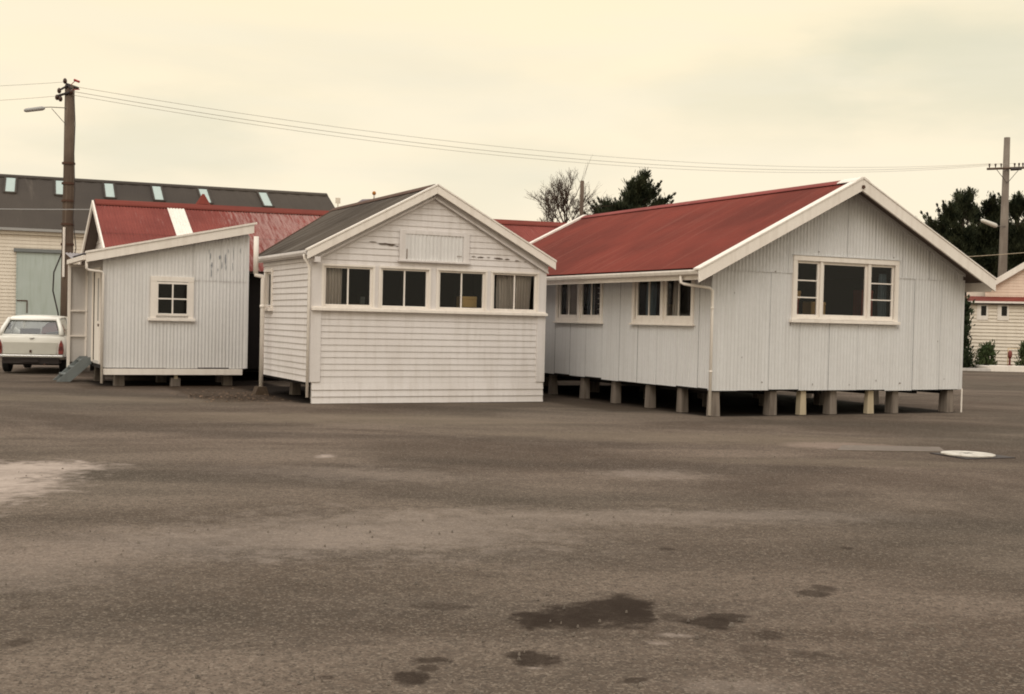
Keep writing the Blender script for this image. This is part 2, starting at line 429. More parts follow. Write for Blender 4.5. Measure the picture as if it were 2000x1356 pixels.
# ================================================================== SETTING
def ground_mat():
    m, nt, b, out = new_mat('worn_asphalt'); N = NT(nt)
    ROT = R(26)                                   # yard axes: u across the yard, w away from the street side
    mp = N.n('ShaderNodeMapping'); mp.inputs['Rotation'].default_value = (0, 0, ROT); N.L(N.pos, mp.inputs['Vector'])
    wn = N.n('ShaderNodeTexNoise'); wn.inputs['Scale'].default_value = 5; wn.inputs['Detail'].default_value = 5
    wn.inputs['Roughness'].default_value = .65
    N.L(mp.outputs[0], wn.inputs['Vector'])
    wsub = N.n('ShaderNodeVectorMath', operation='SUBTRACT'); N.L(wn.outputs['Color'], wsub.inputs[0]); wsub.inputs[1].default_value = (.5, .5, .5)
    base = (.088, .062, .047)
    big = N.ramp(N.noise((.8, 1.25, 1), .30, 6, .62, rotz=ROT, dist=.8), .36, .66)
    c = N.mix(N.math('MULTIPLY', big, .95), base, (.195, .148, .118))
    big2 = N.ramp(N.noise((.5, 1.6, 1), .35, 4, .6, rotz=ROT), .42, .66)
    c = N.mix(N.math('MULTIPLY', big2, .7), c, (.052, .037, .029))
    med = N.ramp(N.noise((1, 1, 1), 1.7, 5, .65), .50, .72)
    c = N.mix(N.math('MULTIPLY', med, .35), c, (.170, .130, .105))
    tone = N.ramp(N.noise((1, 1, 1), .12, 2), .35, .65)
    c = N.mix(N.math('MULTIPLY', tone, .22), c, (.11, .108, .084))
    # exposed stone chips
    vo = N.n('ShaderNodeTexVoronoi'); vo.inputs['Scale'].default_value = 85; N.L(N.pos, vo.inputs['Vector'])
    hs = N.n('ShaderNodeSeparateColor'); N.L(vo.outputs['Color'], hs.inputs[0])
    chips = N.ramp(hs.outputs[0], .62, .95)
    c = N.mix(N.math('MULTIPLY', chips, .42), c, (.30, .25, .20))
    dk = N.ramp(hs.outputs[1], .70, .95)
    c = N.mix(N.math('MULTIPLY', dk, .6), c, (.045, .036, .030))
    f2 = N.noise((1, 1, 1), 16, 4, .75)
    c = N.mix(N.math('MULTIPLY', N.ramp(f2, .42, .66), .45), c, (.055, .044, .036))
    pits = N.ramp(N.noise((1, 1, 1), 34, 3, .55), .66, .72)
    c = N.mix(N.math('MULTIPLY', pits, .75), c, (.03, .025, .022))
    # marks with a shape of their own: oil stains, dusty patches, littered soil
    soak = N.ramp(N.noise((1, 1, 1), 22, 4, .7), .30, .56)
    soak = N.math('MULTIPLY_ADD', soak, .18, .84)
    def blob(c, u, w, ru, rw, col, fac, warp=.7, soft=.55):
        sc_ = N.n('ShaderNodeVectorMath', operation='SCALE'); N.L(wsub.outputs[0], sc_.inputs[0])
        sc_.inputs['Scale'].default_value = warp*min(ru, rw)*4
        ad = N.n('ShaderNodeVectorMath', operation='ADD'); N.L(mp.outputs[0], ad.inputs[0]); N.L(sc_.outputs[0], ad.inputs[1])
        sb = N.n('ShaderNodeVectorMath', operation='SUBTRACT'); N.L(ad.outputs[0], sb.inputs[0]); sb.inputs[1].default_value = (u, w, 0)
        ml = N.n('ShaderNodeVectorMath', operation='MULTIPLY'); N.L(sb.outputs[0], ml.inputs[0]); ml.inputs[1].default_value = (1/ru, 1/rw, 0)
        ln = N.n('ShaderNodeVectorMath', operation='LENGTH'); N.L(ml.outputs[0], ln.inputs[0])
        k = N.math('MULTIPLY', N.ramp(ln.outputs['Value'], 1+soft*.5, 1-soft*.5), soak)
        return N.mix(N.math('MULTIPLY', k, fac), c, col)
    oil = (.028, .019, .014); dusty = (.46, .38, .33)
    for (u, w, ru, rw, f) in [(.603, 6.85, .235, .37, .92), (.33, 6.70, .17, .25, .9), (.16, 6.63, .12, .20, .9), (.72, 7.0, .13, .25, .9),
                              (1.10, 6.66, .13, .13, .85), (1.22, 6.78, .12, .10, .75), (.93, 6.75, .07, .12, .55), (.12, 5.87, .128, .11, .85), (-.426, 5.50, .085, .11, .85), (-.36, 5.66, .05, .06, .7),
                              (-.342, 5.80, .078, .06, .75), (1.86, 7.42, .11, .09, .7), (1.96, 7.58, .07, .10, .6), (.602, 5.525, .06, .045, .65), (-.80, 5.46, .03, .03, .6),
                              (1.155, 8.8, .055, .055, .6), (2.489, 8.97, .06, .06, .65), (-.37, 6.89, .16, .08, .45), (1.36, 6.4, .10, .08, .55), (1.25, 6.1, .12, .10, .4), (1.50, 6.02, .1, .06, .4),
                              (-2.35, 5.9, .05, .07, .5), (-2.6, 6.6, .06, .05, .4)]:
        c = blob(c, u, w, ru, rw, oil, f)
    for (u, w, ru, rw, f) in [(-4.85, 11.3, .50, 1.15, .85), (-4.9, 12.6, .65, .35, .75), (-4.75, 9.8, .5, .6, .55), (-4.3, 11.0, .3, .5, .35), (.885, 6.35, .07, .04, .35), (.78, 6.2, .04, .03, .3), (1.517, 13.2, .5, .36, .22),
                              (-2.12, 14.1, .09, .16, .6), (1.05, 5.45, .25, .10, .16), (2.3, 10.5, 1.0, .25, .16), (-.9, 9.3, 1.2, .8, .22), (-2.2, 8.6, 1.1, .5, .16), (-3.4, 7.6, 1.0, .6, .14), (.9, 10.2, 1.3, .35, .16), (-1.6, 12.6, 1.2, .5, .14), (.14, 5.70, .03, .02, .3)]:
        c = blob(c, u, w, ru, rw, dusty, f, warp=1.0, soft=1.7)
    c = blob(c, 4.6, 16.9, .8, .45, (.36, .27, .23), .35, warp=.4, soft=.5)
    # bare soil under the raised houses, its shade painted near black, brown dirt beside (world rectangles with a ragged edge)
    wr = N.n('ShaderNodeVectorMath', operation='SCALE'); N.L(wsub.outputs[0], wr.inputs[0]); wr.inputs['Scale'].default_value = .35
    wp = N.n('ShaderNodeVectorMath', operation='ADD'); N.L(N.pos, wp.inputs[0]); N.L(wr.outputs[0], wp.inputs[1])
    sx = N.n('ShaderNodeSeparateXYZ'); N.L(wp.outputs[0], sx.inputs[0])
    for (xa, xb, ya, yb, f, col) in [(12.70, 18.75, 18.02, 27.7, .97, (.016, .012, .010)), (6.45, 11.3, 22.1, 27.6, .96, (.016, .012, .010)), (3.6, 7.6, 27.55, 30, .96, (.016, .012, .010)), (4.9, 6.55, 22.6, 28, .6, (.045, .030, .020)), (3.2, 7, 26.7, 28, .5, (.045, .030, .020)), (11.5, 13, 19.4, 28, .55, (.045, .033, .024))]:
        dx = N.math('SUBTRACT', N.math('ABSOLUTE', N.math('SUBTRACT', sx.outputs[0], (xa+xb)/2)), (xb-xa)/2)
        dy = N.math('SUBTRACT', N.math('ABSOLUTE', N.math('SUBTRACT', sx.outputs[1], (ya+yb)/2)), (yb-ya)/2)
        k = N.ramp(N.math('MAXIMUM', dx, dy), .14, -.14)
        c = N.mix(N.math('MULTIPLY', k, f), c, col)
    # sandy wash in front of the houses
    for (u, w, ru, rw, f) in [(-2.5, 19.5, 3.5, 1.0, .38), (2.5, 17.6, 3.0, .8, .35), (-9, 22.5, 4, .9, .3), (4.2, 14.8, 2.2, .4, .25)]:
        c = blob(c, u, w, ru, rw, (.22, .175, .13), f, warp=.35, soft=1.1)
    nt.links.new(c, b.inputs['Base Color'])
    b.inputs['Roughness'].default_value = .95; b.inputs['Specular IOR Level'].default_value = .07
    h = N.math('ADD', vo.outputs['Distance'], N.math('MULTIPLY', f2, 1.2))
    nt.links.new(N.bump(h, .5, .012), b.inputs['Normal'])
    return m

g = MB()
S = 900
nx = 60
# one sheet, finer near the yard, with slight undulation
import bisect
def gl(k):                      # graded coordinates
    t = (k/nx)*2-1
    return math.copysign(abs(t)**3*S + abs(t)*25, t)
def gz(x, y):
    d = math.hypot(x-8, y-18)
    return 0.0 if d > 60 else .012*math.sin(x*.55)*math.cos(y*.47)*max(0, 1-d/60)
for j in range(nx+1):
    for i in range(nx+1):
        x, y = gl(i)+8, gl(j)+18; g.v.append((x, y, gz(x, y)-.006))
for j in range(nx):
    for i in range(nx):
        a = j*(nx+1)+i; g.f.append((a, a+1, a+nx+2, a+nx+1))
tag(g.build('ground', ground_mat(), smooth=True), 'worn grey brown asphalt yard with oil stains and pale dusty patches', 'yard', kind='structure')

def flakes(parent, spots, axis, c, out, mat, d, name='flaked_paint', rag=.5):
    P = mkpt(axis, c, out); mb = MB()
    for (u, z, ru, rz_) in spots:
        n = 14; pts = []
        for k in range(n):
            t = 2*PI*k/n; q = 1-rag*rng.random()
            pts.append(P(u+ru*q*math.cos(t), z+rz_*q*math.sin(t), d))
        mb.poly(pts)
    return mb.build(name, mat, parent)

# ================================================================== CORRUGATED IRON HOUSE (right)
rng = random.Random(11)
C_ = thing('corrugated_iron_house', (15.72, 23, 0), 'pale corrugated iron house with red gable roof, raised on short piles', 'house')
X0, X1, Y0, Y1 = 12.74, 18.73, 18.05, 27.7
RX, RZ, EL, ER, EZ = 15.68, 4.36, 12.20, 19.12, 2.60
sl = (RZ-EZ)/(RX-EL)
def c_top(x): return (RZ-.03)-abs(x-RX)*sl
CF = (14.58, 16.94, 1.80, 2.84)
w = MB(); corr_wall(w, 'x', Y0, -1, X0, X1, .45, lambda u: min(2.63, c_top(u)), [CF], jit=.022, off=.0, amp=.0055, start=.1, rng=rng)
corr_wall(w, 'x', Y0, -1, X0, X1, 2.60, c_top, [CF], off=.011, amp=.0085, start=.42, rng=rng)
w.build('front_wall', M['iron'], C_, smooth=True)
OL = [(18.66, 20.66, 1.66, 2.52), (21.93, 23.87, 1.66, 2.52)]
w = MB(); corr_wall(w, 'y', X0, -1, Y0, Y1, .47, 2.75, OL, jit=.022, amp=.0055, start=.3, rng=rng)
w.build('side_wall', M['iron'], C_, smooth=True)
w = MB(); corr_wall(w, 'y', X1, 1, Y0, Y1, .45, 2.78, seg=4, rng=rng); corr_wall(w, 'x', Y1, 1, X0, X1, .45, c_top, seg=4, rng=rng)
w.build('rear_wall', M['iron'], C_, smooth=True)
w = MB()
for (x, y, a) in ((X0, Y0, 0), (X1, Y0, 0)):
    MB().box(x-.035, x+.035, y-.028, y+.03, .455, 2.62).build('corner_flashing', M['iron'], C_)
# lining
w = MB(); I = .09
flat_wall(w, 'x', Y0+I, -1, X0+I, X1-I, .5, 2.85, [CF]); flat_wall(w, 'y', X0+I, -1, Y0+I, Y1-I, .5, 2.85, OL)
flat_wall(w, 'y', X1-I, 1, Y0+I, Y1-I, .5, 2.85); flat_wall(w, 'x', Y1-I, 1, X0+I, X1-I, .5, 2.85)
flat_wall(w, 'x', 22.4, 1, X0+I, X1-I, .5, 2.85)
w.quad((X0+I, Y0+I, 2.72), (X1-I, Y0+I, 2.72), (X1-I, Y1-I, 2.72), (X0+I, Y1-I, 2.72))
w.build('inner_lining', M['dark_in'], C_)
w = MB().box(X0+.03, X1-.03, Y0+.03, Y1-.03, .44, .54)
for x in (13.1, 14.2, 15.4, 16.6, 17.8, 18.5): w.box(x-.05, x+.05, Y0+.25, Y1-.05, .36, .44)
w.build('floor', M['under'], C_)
# roof
w = MB(); roof_slope(w, 'y', 17.62, 28.06, EL, RX, EZ, RZ, seg=6); w.build('roof', M['red'], C_, smooth=True)
rf = MB(); roof_slope(rf, 'y', 17.62, 28.06, ER, RX, EZ+.02, RZ, seg=4); rf.build('roof', M['red'], C_, smooth=True)
w = MB()
for (a, z) in ((EL+.03, EZ), (ER-.03, EZ+.02)):
    w.quad((a, 17.63, z-.05), (a, 28.05, z-.05), (RX, 28.05, RZ-.06), (RX, 17.63, RZ-.06))
w.build('soffit', M['soffit'], C_)
w = MB()
w.prism([(RX-.17, RZ-.045), (RX-.15, RZ-.02), (RX-.03, RZ+.045), (RX+.03, RZ+.045), (RX+.15, RZ-.02), (RX+.17, RZ-.045), (RX, RZ+.02)], 'y', 18.10, 28.02)
w.v = [(x, y, z-.012) for x, y, z in w.v]; w.build('ridge_capping', M['redcap'], C_)
w = MB()
w.prism([(RX-.17, RZ-.045), (RX-.15, RZ-.02), (RX-.03, RZ+.045), (RX+.03, RZ+.045), (RX+.15, RZ-.02), (RX+.17, RZ-.045), (RX, RZ+.02)], 'y', 17.56, 18.098)
w.build('ridge_end_cap', M['trim'], C_)
def barge(parent, xa, za, xb, zb, y0, y1, dep, mat, cap=.14, capn=.03, lowcut=True, capy=None):
    """rake board from the eave (xa,za) to the apex (xb,zb) plus a capping strip lapping the roof edge"""
    w = MB().prism([(xa, za), (xb, zb), (xb, zb-dep), (xa, za-dep)], 'y', y0, y1)
    b = w.build('barge_board', mat, parent, bevel=.004)
    ca, cb = capy if capy else (y0-.012, y1+cap)
    w = MB().prism([(xa-.01*(1 if xa < xb else -1), za+capn), (xb, zb+capn), (xb, zb+.004), (xa-.01*(1 if xa < xb else -1), za+.002)], 'y', ca, cb)
    w.build('capping', mat, b)
    return b
barge(C_, 12.12, EZ-.04, RX, RZ+.01, 17.57, 17.615, .215, M['trim'])
barge(C_, 19.12, EZ+.03, RX+.001, RZ+.01, 17.57, 17.615, .225, M['trim'])
barge(C_, 12.15, EZ-.04, RX, RZ+.01, 28.065, 28.10, .20, M['trim'], capy=(27.93, 28.12), capn=.05)
barge(C_, 19.12, EZ+.02, RX+.001, RZ+.01, 28.065, 28.10, .20, M['trim'], capy=(27.93, 28.12), capn=.05)
# a molding under the front rakes where they meet the sheets
w = MB()
for (xe, ze) in ((X0-.02, None), (X1+.02, None)):
    w.prism([(xe, c_top(xe)-.03), (RX, RZ-.06), (RX, RZ-.12), (xe, c_top(xe)-.09)], 'y', Y0-.05, Y0-.024)
w.build('rake_mould', M['iron'], C_)
w = MB()
for (x, y) in ((12.30, 12.34),): w.prism([(EL+.05, EZ-.20), (EL+.05, EZ-.02), (EL+.075, EZ-.02), (EL+.075, EZ-.20)], 'y', 17.62, 28.04)
w.build('fascia', M['trim'], C_)
w = MB().prism([(EL-.06, EZ-.03), (EL-.065, EZ-.055), (EL-.045, EZ-.105), (EL, EZ-.12), (EL+.048, EZ-.12), (EL+.048, EZ-.02), (EL+.035, EZ-.02), (EL+.035, EZ-.11), (EL, EZ-.105), (EL-.035, EZ-.095), (EL-.05, EZ-.05), (EL-.048, EZ-.03)], 'y', 17.66, 28.0)
w.build('gutter', M['trim'], C_)
w = MB().prism([(ER-.05, EZ-.20), (ER-.05, EZ-.02), (ER-.075, EZ-.02), (ER-.075, EZ-.20)], 'y', 17.62, 28.04); w.box(ER-.045, ER+.04, 17.66, 28, EZ-.12, EZ-.01)
w.build('gutter', M['trim'], C_)
w = MB().tube([(12.20, 18.26, 2.49), (12.20, 18.26, 2.36), (12.24, 18.22, 2.33), (12.64, 18.0, 2.27), (12.68, 17.97, 2.22), (12.68, 17.97, .02)], .027, 10)
w.tube([(12.68, 17.97, 1.9), (12.68, 17.97, 1.93)], .033, 10); w.tube([(12.68, 17.97, .78), (12.68, 17.97, .81)], .033, 10)
w.build('downpipe', M['trim'], C_, smooth=True)
w = MB().tube([(18.76, 18.02, .47), (18.76, 18.02, .0)], .016, 8); w.build('corner_pipe', M['trim'], C_)
# front window
w = MB(); A = ('x', Y0, -1)
bxo(w, *A, 14.49, 17.03, 2.84, 2.935, .0, .045); bxo(w, *A, 14.49, 14.58, 1.76, 2.84, .0, .042); bxo(w, *A, 16.94, 17.03, 1.76, 2.84, .0, .042)
bxo(w, *A, 15.125, 15.185, 1.80, 2.84, -.06, .03); bxo(w, *A, 16.275, 16.335, 1.80, 2.84, -.06, .03)
bxo(w, *A, 14.58, 16.94, 1.765, 1.802, -.06, .035)
w.build('window_trim', M['trim'], C_, bevel=.004)
w = MB(); bxo(w, *A, 14.44, 17.06, 1.70, 1.76, 0, .085); w.build('window_sill', M['trim'], C_, bevel=.006)
w = MB(); bxo(w, *A, 14.47, 17.05, 2.938, 2.950, 0, .06); w.build('head_flashing', M['iron'], C_)
window(C_, *A, 14.58, 15.125, 1.802, 2.84, .045, nh=2, bar=.022)
window(C_, *A, 15.185, 16.275, 1.802, 2.84, .05)
window(C_, *A, 16.335, 16.94, 1.802, 2.84, .045, nh=2, bar=.022)
# side windows
for (a, b) in ((18.60, 20.72), (21.89, 23.92)):
    A = ('y', X0, -1); w = MB(); m = (a+b)/2
    bxo(w, *A, a, a+.08, 1.62, 2.56, 0, .04); bxo(w, *A, b-.08, b, 1.62, 2.56, 0, .04); bxo(w, *A, m-.045, m+.045, 1.622, 2.52, -.06, .03)
    bxo(w, *A, a+.08, b-.08, 2.50, 2.56, 0, .04); bxo(w, *A, a+.08, m-.045, 1.622, 1.70, -.06, .025); bxo(w, *A, m+.045, b-.08, 1.622, 1.70, -.06, .025)
    w.build('window_trim', M['trim'], C_, bevel=.004)
    w = MB(); bxo(w, *A, a-.03, b+.03, 1.59, 1.622, 0, .075); w.build('window_sill', M['trim'], C_, bevel=.005)
    window(C_, *A, a+.08, m-.045, 1.70, 2.50, .065, nv=1, bar=.02)
    window(C_, *A, m+.045, b-.08, 1.70, 2.50, .065, nv=1, bar=.02)
# small marks on the gable: bolts on the barge
for sp_ in [(13.86, .60, .02, .015), (17.15, .58, .03, .012), (16.55, .63, .012, .02), (15.9, .55, .025, .008), (18.3, .66, .02, .01), (14.1, 2.62, .03, .012), (15.02, .56, .008, .03), (14.47, 1.66, .012, .03), (17.06, 1.64, .01, .02), (13.4, 1.05, .012, .012), (18.1, 1.4, .012, .018), (13.2, 2.2, .008, .02), (17.8, 2.62, .05, .006), (16.9, 2.99, .04, .01), (15.1, 3.02, .05, .012)]:
    flakes(C_, [sp_], 'x', Y0, -1, M['rust'], .0135, name='rust_spot')
w = MB(); w.tube([(15.68, 17.57, 4.22), (15.68, 17.545, 4.22)], .035, 8); w.build('barge_bolt', M['rust'], C_)
# piles
def pile(x0, x1, y0, y1, mat, parent, top=.44, lean=0):
    m = MB(); i = len(m.v); j = lambda: rng.uniform(-.008, .008)
    m.v += [(x0+j(), y0+j(), -.03), (x1+j(), y0+j(), -.03), (x1+j(), y1, -.03), (x0+j(), y1, -.03),
            (x0+.012+lean+j(), y0+.01, top), (x1-.012+lean+j(), y0+.01, top), (x1-.012+lean, y1-.01, top), (x0+.012+lean, y1-.01, top)]
    for q in ((3,2,1,0),(4,5,6,7),(0,1,5,4),(1,2,6,5),(2,3,7,6),(3,0,4,7)): m.f.append(tuple(i+k for k in q))
    return m.build('pile', mat, parent, bevel=.012)
for (a, b, y, d, mt) in [(12.80, 12.99, 18.08, .17, 'concrete'), (14.11, 14.29, 18.12, .2, 'concrete'), (14.80, 14.95, 18.10, .15, 'palewood'), (15.53, 15.71, 18.14, .2, 'concrete'),
                         (16.44, 16.60, 18.12, .12, 'palewood'), (17.04, 17.22, 18.12, .2, 'concrete'), (18.46, 18.65, 18.1, .24, 'concrete')]:
    pile(a, b, y, y+d, M[mt], C_)
for y in (19.05, 20.15, 21.45, 22.75, 24.2, 25.7): pile(12.80, 12.97, y, y+.17, M['concrete'], C_)
for (x, y) in [(14.2, 20.2), (15.6, 20.2), (17.1, 20.3), (18.45, 20.2), (14.2, 22.4), (15.6, 22.4), (17.1, 22.4), (18.45, 22.4), (14.2, 24.8), (15.6, 24.8), (17.1, 24.8), (18.45, 24.8), (14.2, 27.2), (15.6, 27.2), (17.1, 27.2), (18.45, 27.2)]:
    pile(x, x+.2, y, y+.2, M['concrete'], C_)
# things in the rooms
def bench(x0, x1, y0, y1, z0, z1, label):
    t = thing('side_table', ((x0+x1)/2, (y0+y1)/2, z0), label, 'table')
    MB().box(x0, x1, y0, y1, z1-.03, z1).build('table_top', M['wood'], t)
    for x in (x0+.03, x1-.07):
        for y in (y0+.03, y1-.07): MB().box(x, x+.04, y, y+.04, z0, z1-.03).build('leg', M['wood'], t)
    return t
bench(14.6, 15.75, 18.32, 18.72, .54, 1.80, 'dark timber table behind the left part of the wide gable window of the iron house')
bench(16.38, 16.95, 18.32, 18.72, .54, 1.80, 'dark timber table behind the right casement of the gable window of the iron house')
carton(15.22, 15.56, 18.38, 18.62, 1.80, 2.10, M['card'], 'brown cardboard box standing low behind the wide middle pane of the iron house')
carton(14.70, 14.92, 18.38, 18.60, 1.80, 2.14, M['redcard'], 'dull red box in the left casement of the iron house, under a smaller one')
carton(14.76, 14.98, 18.40, 18.58, 2.145, 2.30, M['card'], 'small tan box on top of the dull red box in the left casement')
carton(16.45, 16.72, 18.38, 18.62, 1.80, 2.36, M['redcard'], 'tall dull red box in the right casement of the iron house, beside a blue curtain')
curtain('x', 18.24, 16.74, 16.92, 1.75, 2.68, M['bluecurtain'], (16.8, 18.24, 1.75), 'dark blue curtain drawn to the right edge of the right gable casement', waves=3)
curtain('y', 12.92, 20.20, 20.50, 1.70, 2.56, M['bluecurtain'], (12.92, 20.3, 1.7), 'dull blue curtain at the left edge of the side window nearest the gable corner', waves=4)
curtain('y', 12.92, 19.40, 19.56, 1.70, 2.56, M['curtain'], (12.92, 19.5, 1.7), 'narrow pale curtain beside the middle post of the side window nearest the gable corner', waves=2)
carton(12.95, 13.15, 19.80, 19.98, 1.74, 1.99, M['card'], 'tan box standing behind the side window nearest the gable corner')
curtain('y', 12.92, 23.30, 23.76, 1.70, 2.56, M['curtain'], (12.92, 23.5, 1.7), 'pale curtain in the left pane of the side window beside the weatherboard house', waves=6)
curtain('y', 12.92, 22.60, 22.84, 1.70, 2.56, M['bluecurtain'], (12.92, 22.7, 1.7), 'grey blue curtain in the right pane of the side window beside the weatherboard house', waves=3)
bench(12.88, 13.20, 19.0, 20.0, .54, 1.74, 'dark timber table behind the side window nearest the gable corner')
w = MB()
for k in range(7): w.box(12.90, 12.925, 22.0, 22.56, 1.78+.11*k, 1.80+.11*k)  # added slats stand in for weatherboards reflected in the glass
w.box(12.905, 12.92, 22.0, 22.015, 1.7, 2.56); w.box(12.905, 12.92, 22.545, 22.56, 1.7, 2.56)
solo(w, 'reflection_slats', M['curtain'], (12.91, 22.3, 1.7), 'reflection imitated by blind in the right pane of the side window beside the weatherboard house', 'slats')

# ================================================================== WEATHERBOARD HOUSE (middle)
rng = random.Random(5)
B_ = thing('weatherboard_house', (8.98, 24.5, 0), 'white weatherboard house with four windows in its gable and a dark grey iron roof', 'house')
BX0, BX1, BY = 6.575, 11.39, 21.9
BRX, BRZ = 8.94, 4.15; BEL, BER, BEZ = 6.43, 11.50, 2.79
bs = (BRZ-BEZ)/(BRX-BEL)
def b_top(x): return BRZ-.03-abs(x-BRX)*bs
BW = [(6.78, 7.74), (7.89, 8.87), (9.06, 10.06), (10.21, 11.20)]
ops = [(a, b, 1.80, 2.55) for a, b in BW]
w = MB(); boards(w, 'x', BY, -1, BX0, BX1, .386, 1.73, .1185, proud=.015, jit=.004, rng=rng)
zt = BRZ-.05
def g0(z): return max(BX0, BRX-(BRZ-.03-z)/bs)
def g1(z): return min(BX1, BRX+(BRZ-.03-z)/bs)
boards(w, 'x', BY, -1, g0, g1, 2.555, zt, .1165, proud=.015, jit=.005, rng=rng)
w.build('front_wall', M['white'], B_)
w = MB(); boards(w, 'x', BY-.012, -1, BX0+.015, BX1-.008, .006, .386, .127, proud=.022, rng=rng)
w.quad((BX0+.015, BY-.012, .006), (BX0+.015, BY+.01, .006), (BX0+.015, BY+.01, .386), (BX0+.015, BY-.03, .386))
w.build('skirt_boards', M['white'], B_)
w = MB(); A = ('x', BY, -1)
bxo(w, *A, BX0-.018, 6.75, .40, 2.74, 0, .035); w.build('corner_board', M['white'], B_, bevel=.004)
w = MB(); bxo(w, *A, 11.215, BX1+.012, .40, 2.74, 0, .035); w.build('corner_board', M['white'], B_, bevel=.004)
MB().box(BX0-.03, BX0-.019, BY-.035, BY+.10, .40, 2.70).build('corner_board', M['white'], B_)
# flat band between sill and head, with the windows let into it
w = MB(); flat_wall(w, 'x', BY-.022, -1, 6.75, 11.215, 1.75, 2.57, ops); w.build('window_band', M['white'], B_)
w = MB(); bxo(w, *A, BX0-.02, BX1+.03, 1.72, 1.775, 0, .10); bxo(w, *A, BX0, BX1+.01, 1.775, 1.795, 0, .06); w.build('window_sill', M['trim'], B_, bevel=.006)
for (a, b) in BW:
    w = MB(); bxo(w, *A, a-.035, a, 1.80, 2.55, .0225, .04); bxo(w, *A, b, b+.035, 1.80, 2.55, .0225, .04); bxo(w, *A, a-.035, b+.035, 2.55, 2.585, .0225, .045)
    bxo(w, *A, a-.0, a+.012, 1.80, 2.55, -.07, .0225); bxo(w, *A, b-.012, b, 1.80, 2.55, -.07, .0225)
    w.build('window_trim', M['trim'], B_)
    window(B_, *A, a+.012, b-.012, 1.80, 2.55, .038, nv=1, bar=.026, pane_d=-.02)
# boarded loft opening
w = MB(); bxo(w, *A, 8.25, 8.37, 2.72, 3.29, .022, .05); bxo(w, *A, 9.57, 9.69, 2.72, 3.29, .022, .05); bxo(w, *A, 8.37, 9.57, 3.215, 3.29, .022, .048)
bxo(w, *A, 8.22, 9.72, 2.685, 2.72, .0, .085)
lh = w.build('loft_hatch', M['white'], B_, bevel=.003)
w = MB(); corr_wall(w, 'x', BY-.03, -1, 8.37, 9.57, 2.72, 3.215, amp=.006, rng=rng, sheet=.62); w.build('hatch_sheet', M['iron_shed'], lh, smooth=True)
w = MB(); w.box(8.39, 8.405, BY-.05, BY-.045, 2.74, 2.93); w.box(9.43, 9.53, BY-.05, BY-.045, 2.83, 2.84); w.build('rust_mark', M['wood'], lh)
# bare wood where paint has flaked
sp = [(9.80, 2.845, .06, .012), (9.95, 2.838, .10, .014), (10.12, 2.842, .05, .01), (10.33, 2.828, .12, .022), (10.52, 2.822, .08, .016), (10.74, 2.80, .06, .014), (10.92, 2.79, .05, .008),
      (7.72, 3.03, .10, .010), (7.95, 3.005, .14, .02), (8.10, 2.99, .09, .022), (8.2, 2.97, .05, .01), (9.10, 1.757, .02, .012), (9.22, 1.757, .02, .014)]
flakes(B_, [s for s in sp if s[1] > 2], 'x', BY, -1, M['peel'], .0245)
# side and rear walls
bo = [(24.60, 25.06, 1.82, 2.50)]
w = MB(); boards(w, 'y', BX0-.012, -1, BY+.09, 25.30, .386, 2.62, .1185, bo, jit=.007, proud=.02, rng=rng)
w.build('side_wall', M['white'], B_)
w = MB()
w.quad((BX0-.01, 25.3, .386), (8.9, 27.75, .386), (8.9, 27.75, 3.9), (BX0-.01, 25.3, 2.62))
w.quad((8.9, 27.75, .386), (BX1, 27.75, .386), (BX1, 27.75, 2.7), (8.9, 27.75, 4.0))
boards(w, 'y', BX1, 1, BY+.03, 27.75, .386, 2.7, .1185, rng=rng)
w.build('rear_wall', M['white'], B_)
w = MB(); A2 = ('y', BX0-.012, -1)
bxo(w, *A2, 24.54, 24.60, 1.76, 2.56, 0, .045); bxo(w, *A2, 25.06, 25.12, 1.76, 2.56, 0, .045); bxo(w, *A2, 24.6, 25.06, 2.50, 2.56, 0, .045); bxo(w, *A2, 24.5, 25.16, 1.70, 1.76, 0, .09)
w.build('window_trim', M['trim'], B_); window(B_, *A2, 24.60, 25.06, 1.76, 2.50, .05)
w = MB()
flat_wall(w, 'x', BY+.09, -1, BX0+.08, BX1-.08, .4, 2.75, [(a, b, 1.80, 2.55) for a, b in BW]); flat_wall(w, 'y', BX0+.08, -1, BY+.09, 25.2, .4, 2.75, bo)
flat_wall(w, 'y', BX1-.08, 1, BY+.09, 27.6, .4, 2.75); flat_wall(w, 'x', 25.2, 1, BX0+.08, BX1-.08, .4, 2.75)
w.quad((BX0+.08, BY+.09, 2.68), (BX1-.08, BY+.09, 2.68), (BX1-.08, 25.2, 2.68), (BX0+.08, 25.2, 2.68))
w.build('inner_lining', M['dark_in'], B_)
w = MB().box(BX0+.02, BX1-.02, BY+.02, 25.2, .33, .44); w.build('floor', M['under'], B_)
# roof: the rear left corner is cut on the diagonal
def bcut(y, x):
    lim = BEL if y < 25.42 else BEL + (y-25.42)*(BRX-BEL)/(28.0-25.42)
    return max(x, min(lim, BRX))
w = MB(); roof_slope(w, 'y', 21.76, 28.0, BEL, BRX, BEZ+.03, BRZ, cut=bcut); w.build('roof', M['grey'], B_, smooth=True)
w = MB(); roof_slope(w, 'y', 21.76, 28.0, BER+.02, BRX, BEZ+.03, BRZ, seg=4); w.build('roof', M['grey'], B_, smooth=True)
w = MB()
w.quad((BEL+.03, 21.77, BEZ-.02), (BEL+.03, 25.4, BEZ-.02), (BRX, 27.9, BRZ-.06), (BRX, 21.77, BRZ-.06)); w.quad((BER, 21.77, BEZ-.02), (BER, 27.9, BEZ-.02), (BRX, 27.9, BRZ-.06), (BRX, 21.77, BRZ-.06))
w.build('soffit', M['soffit'], B_)
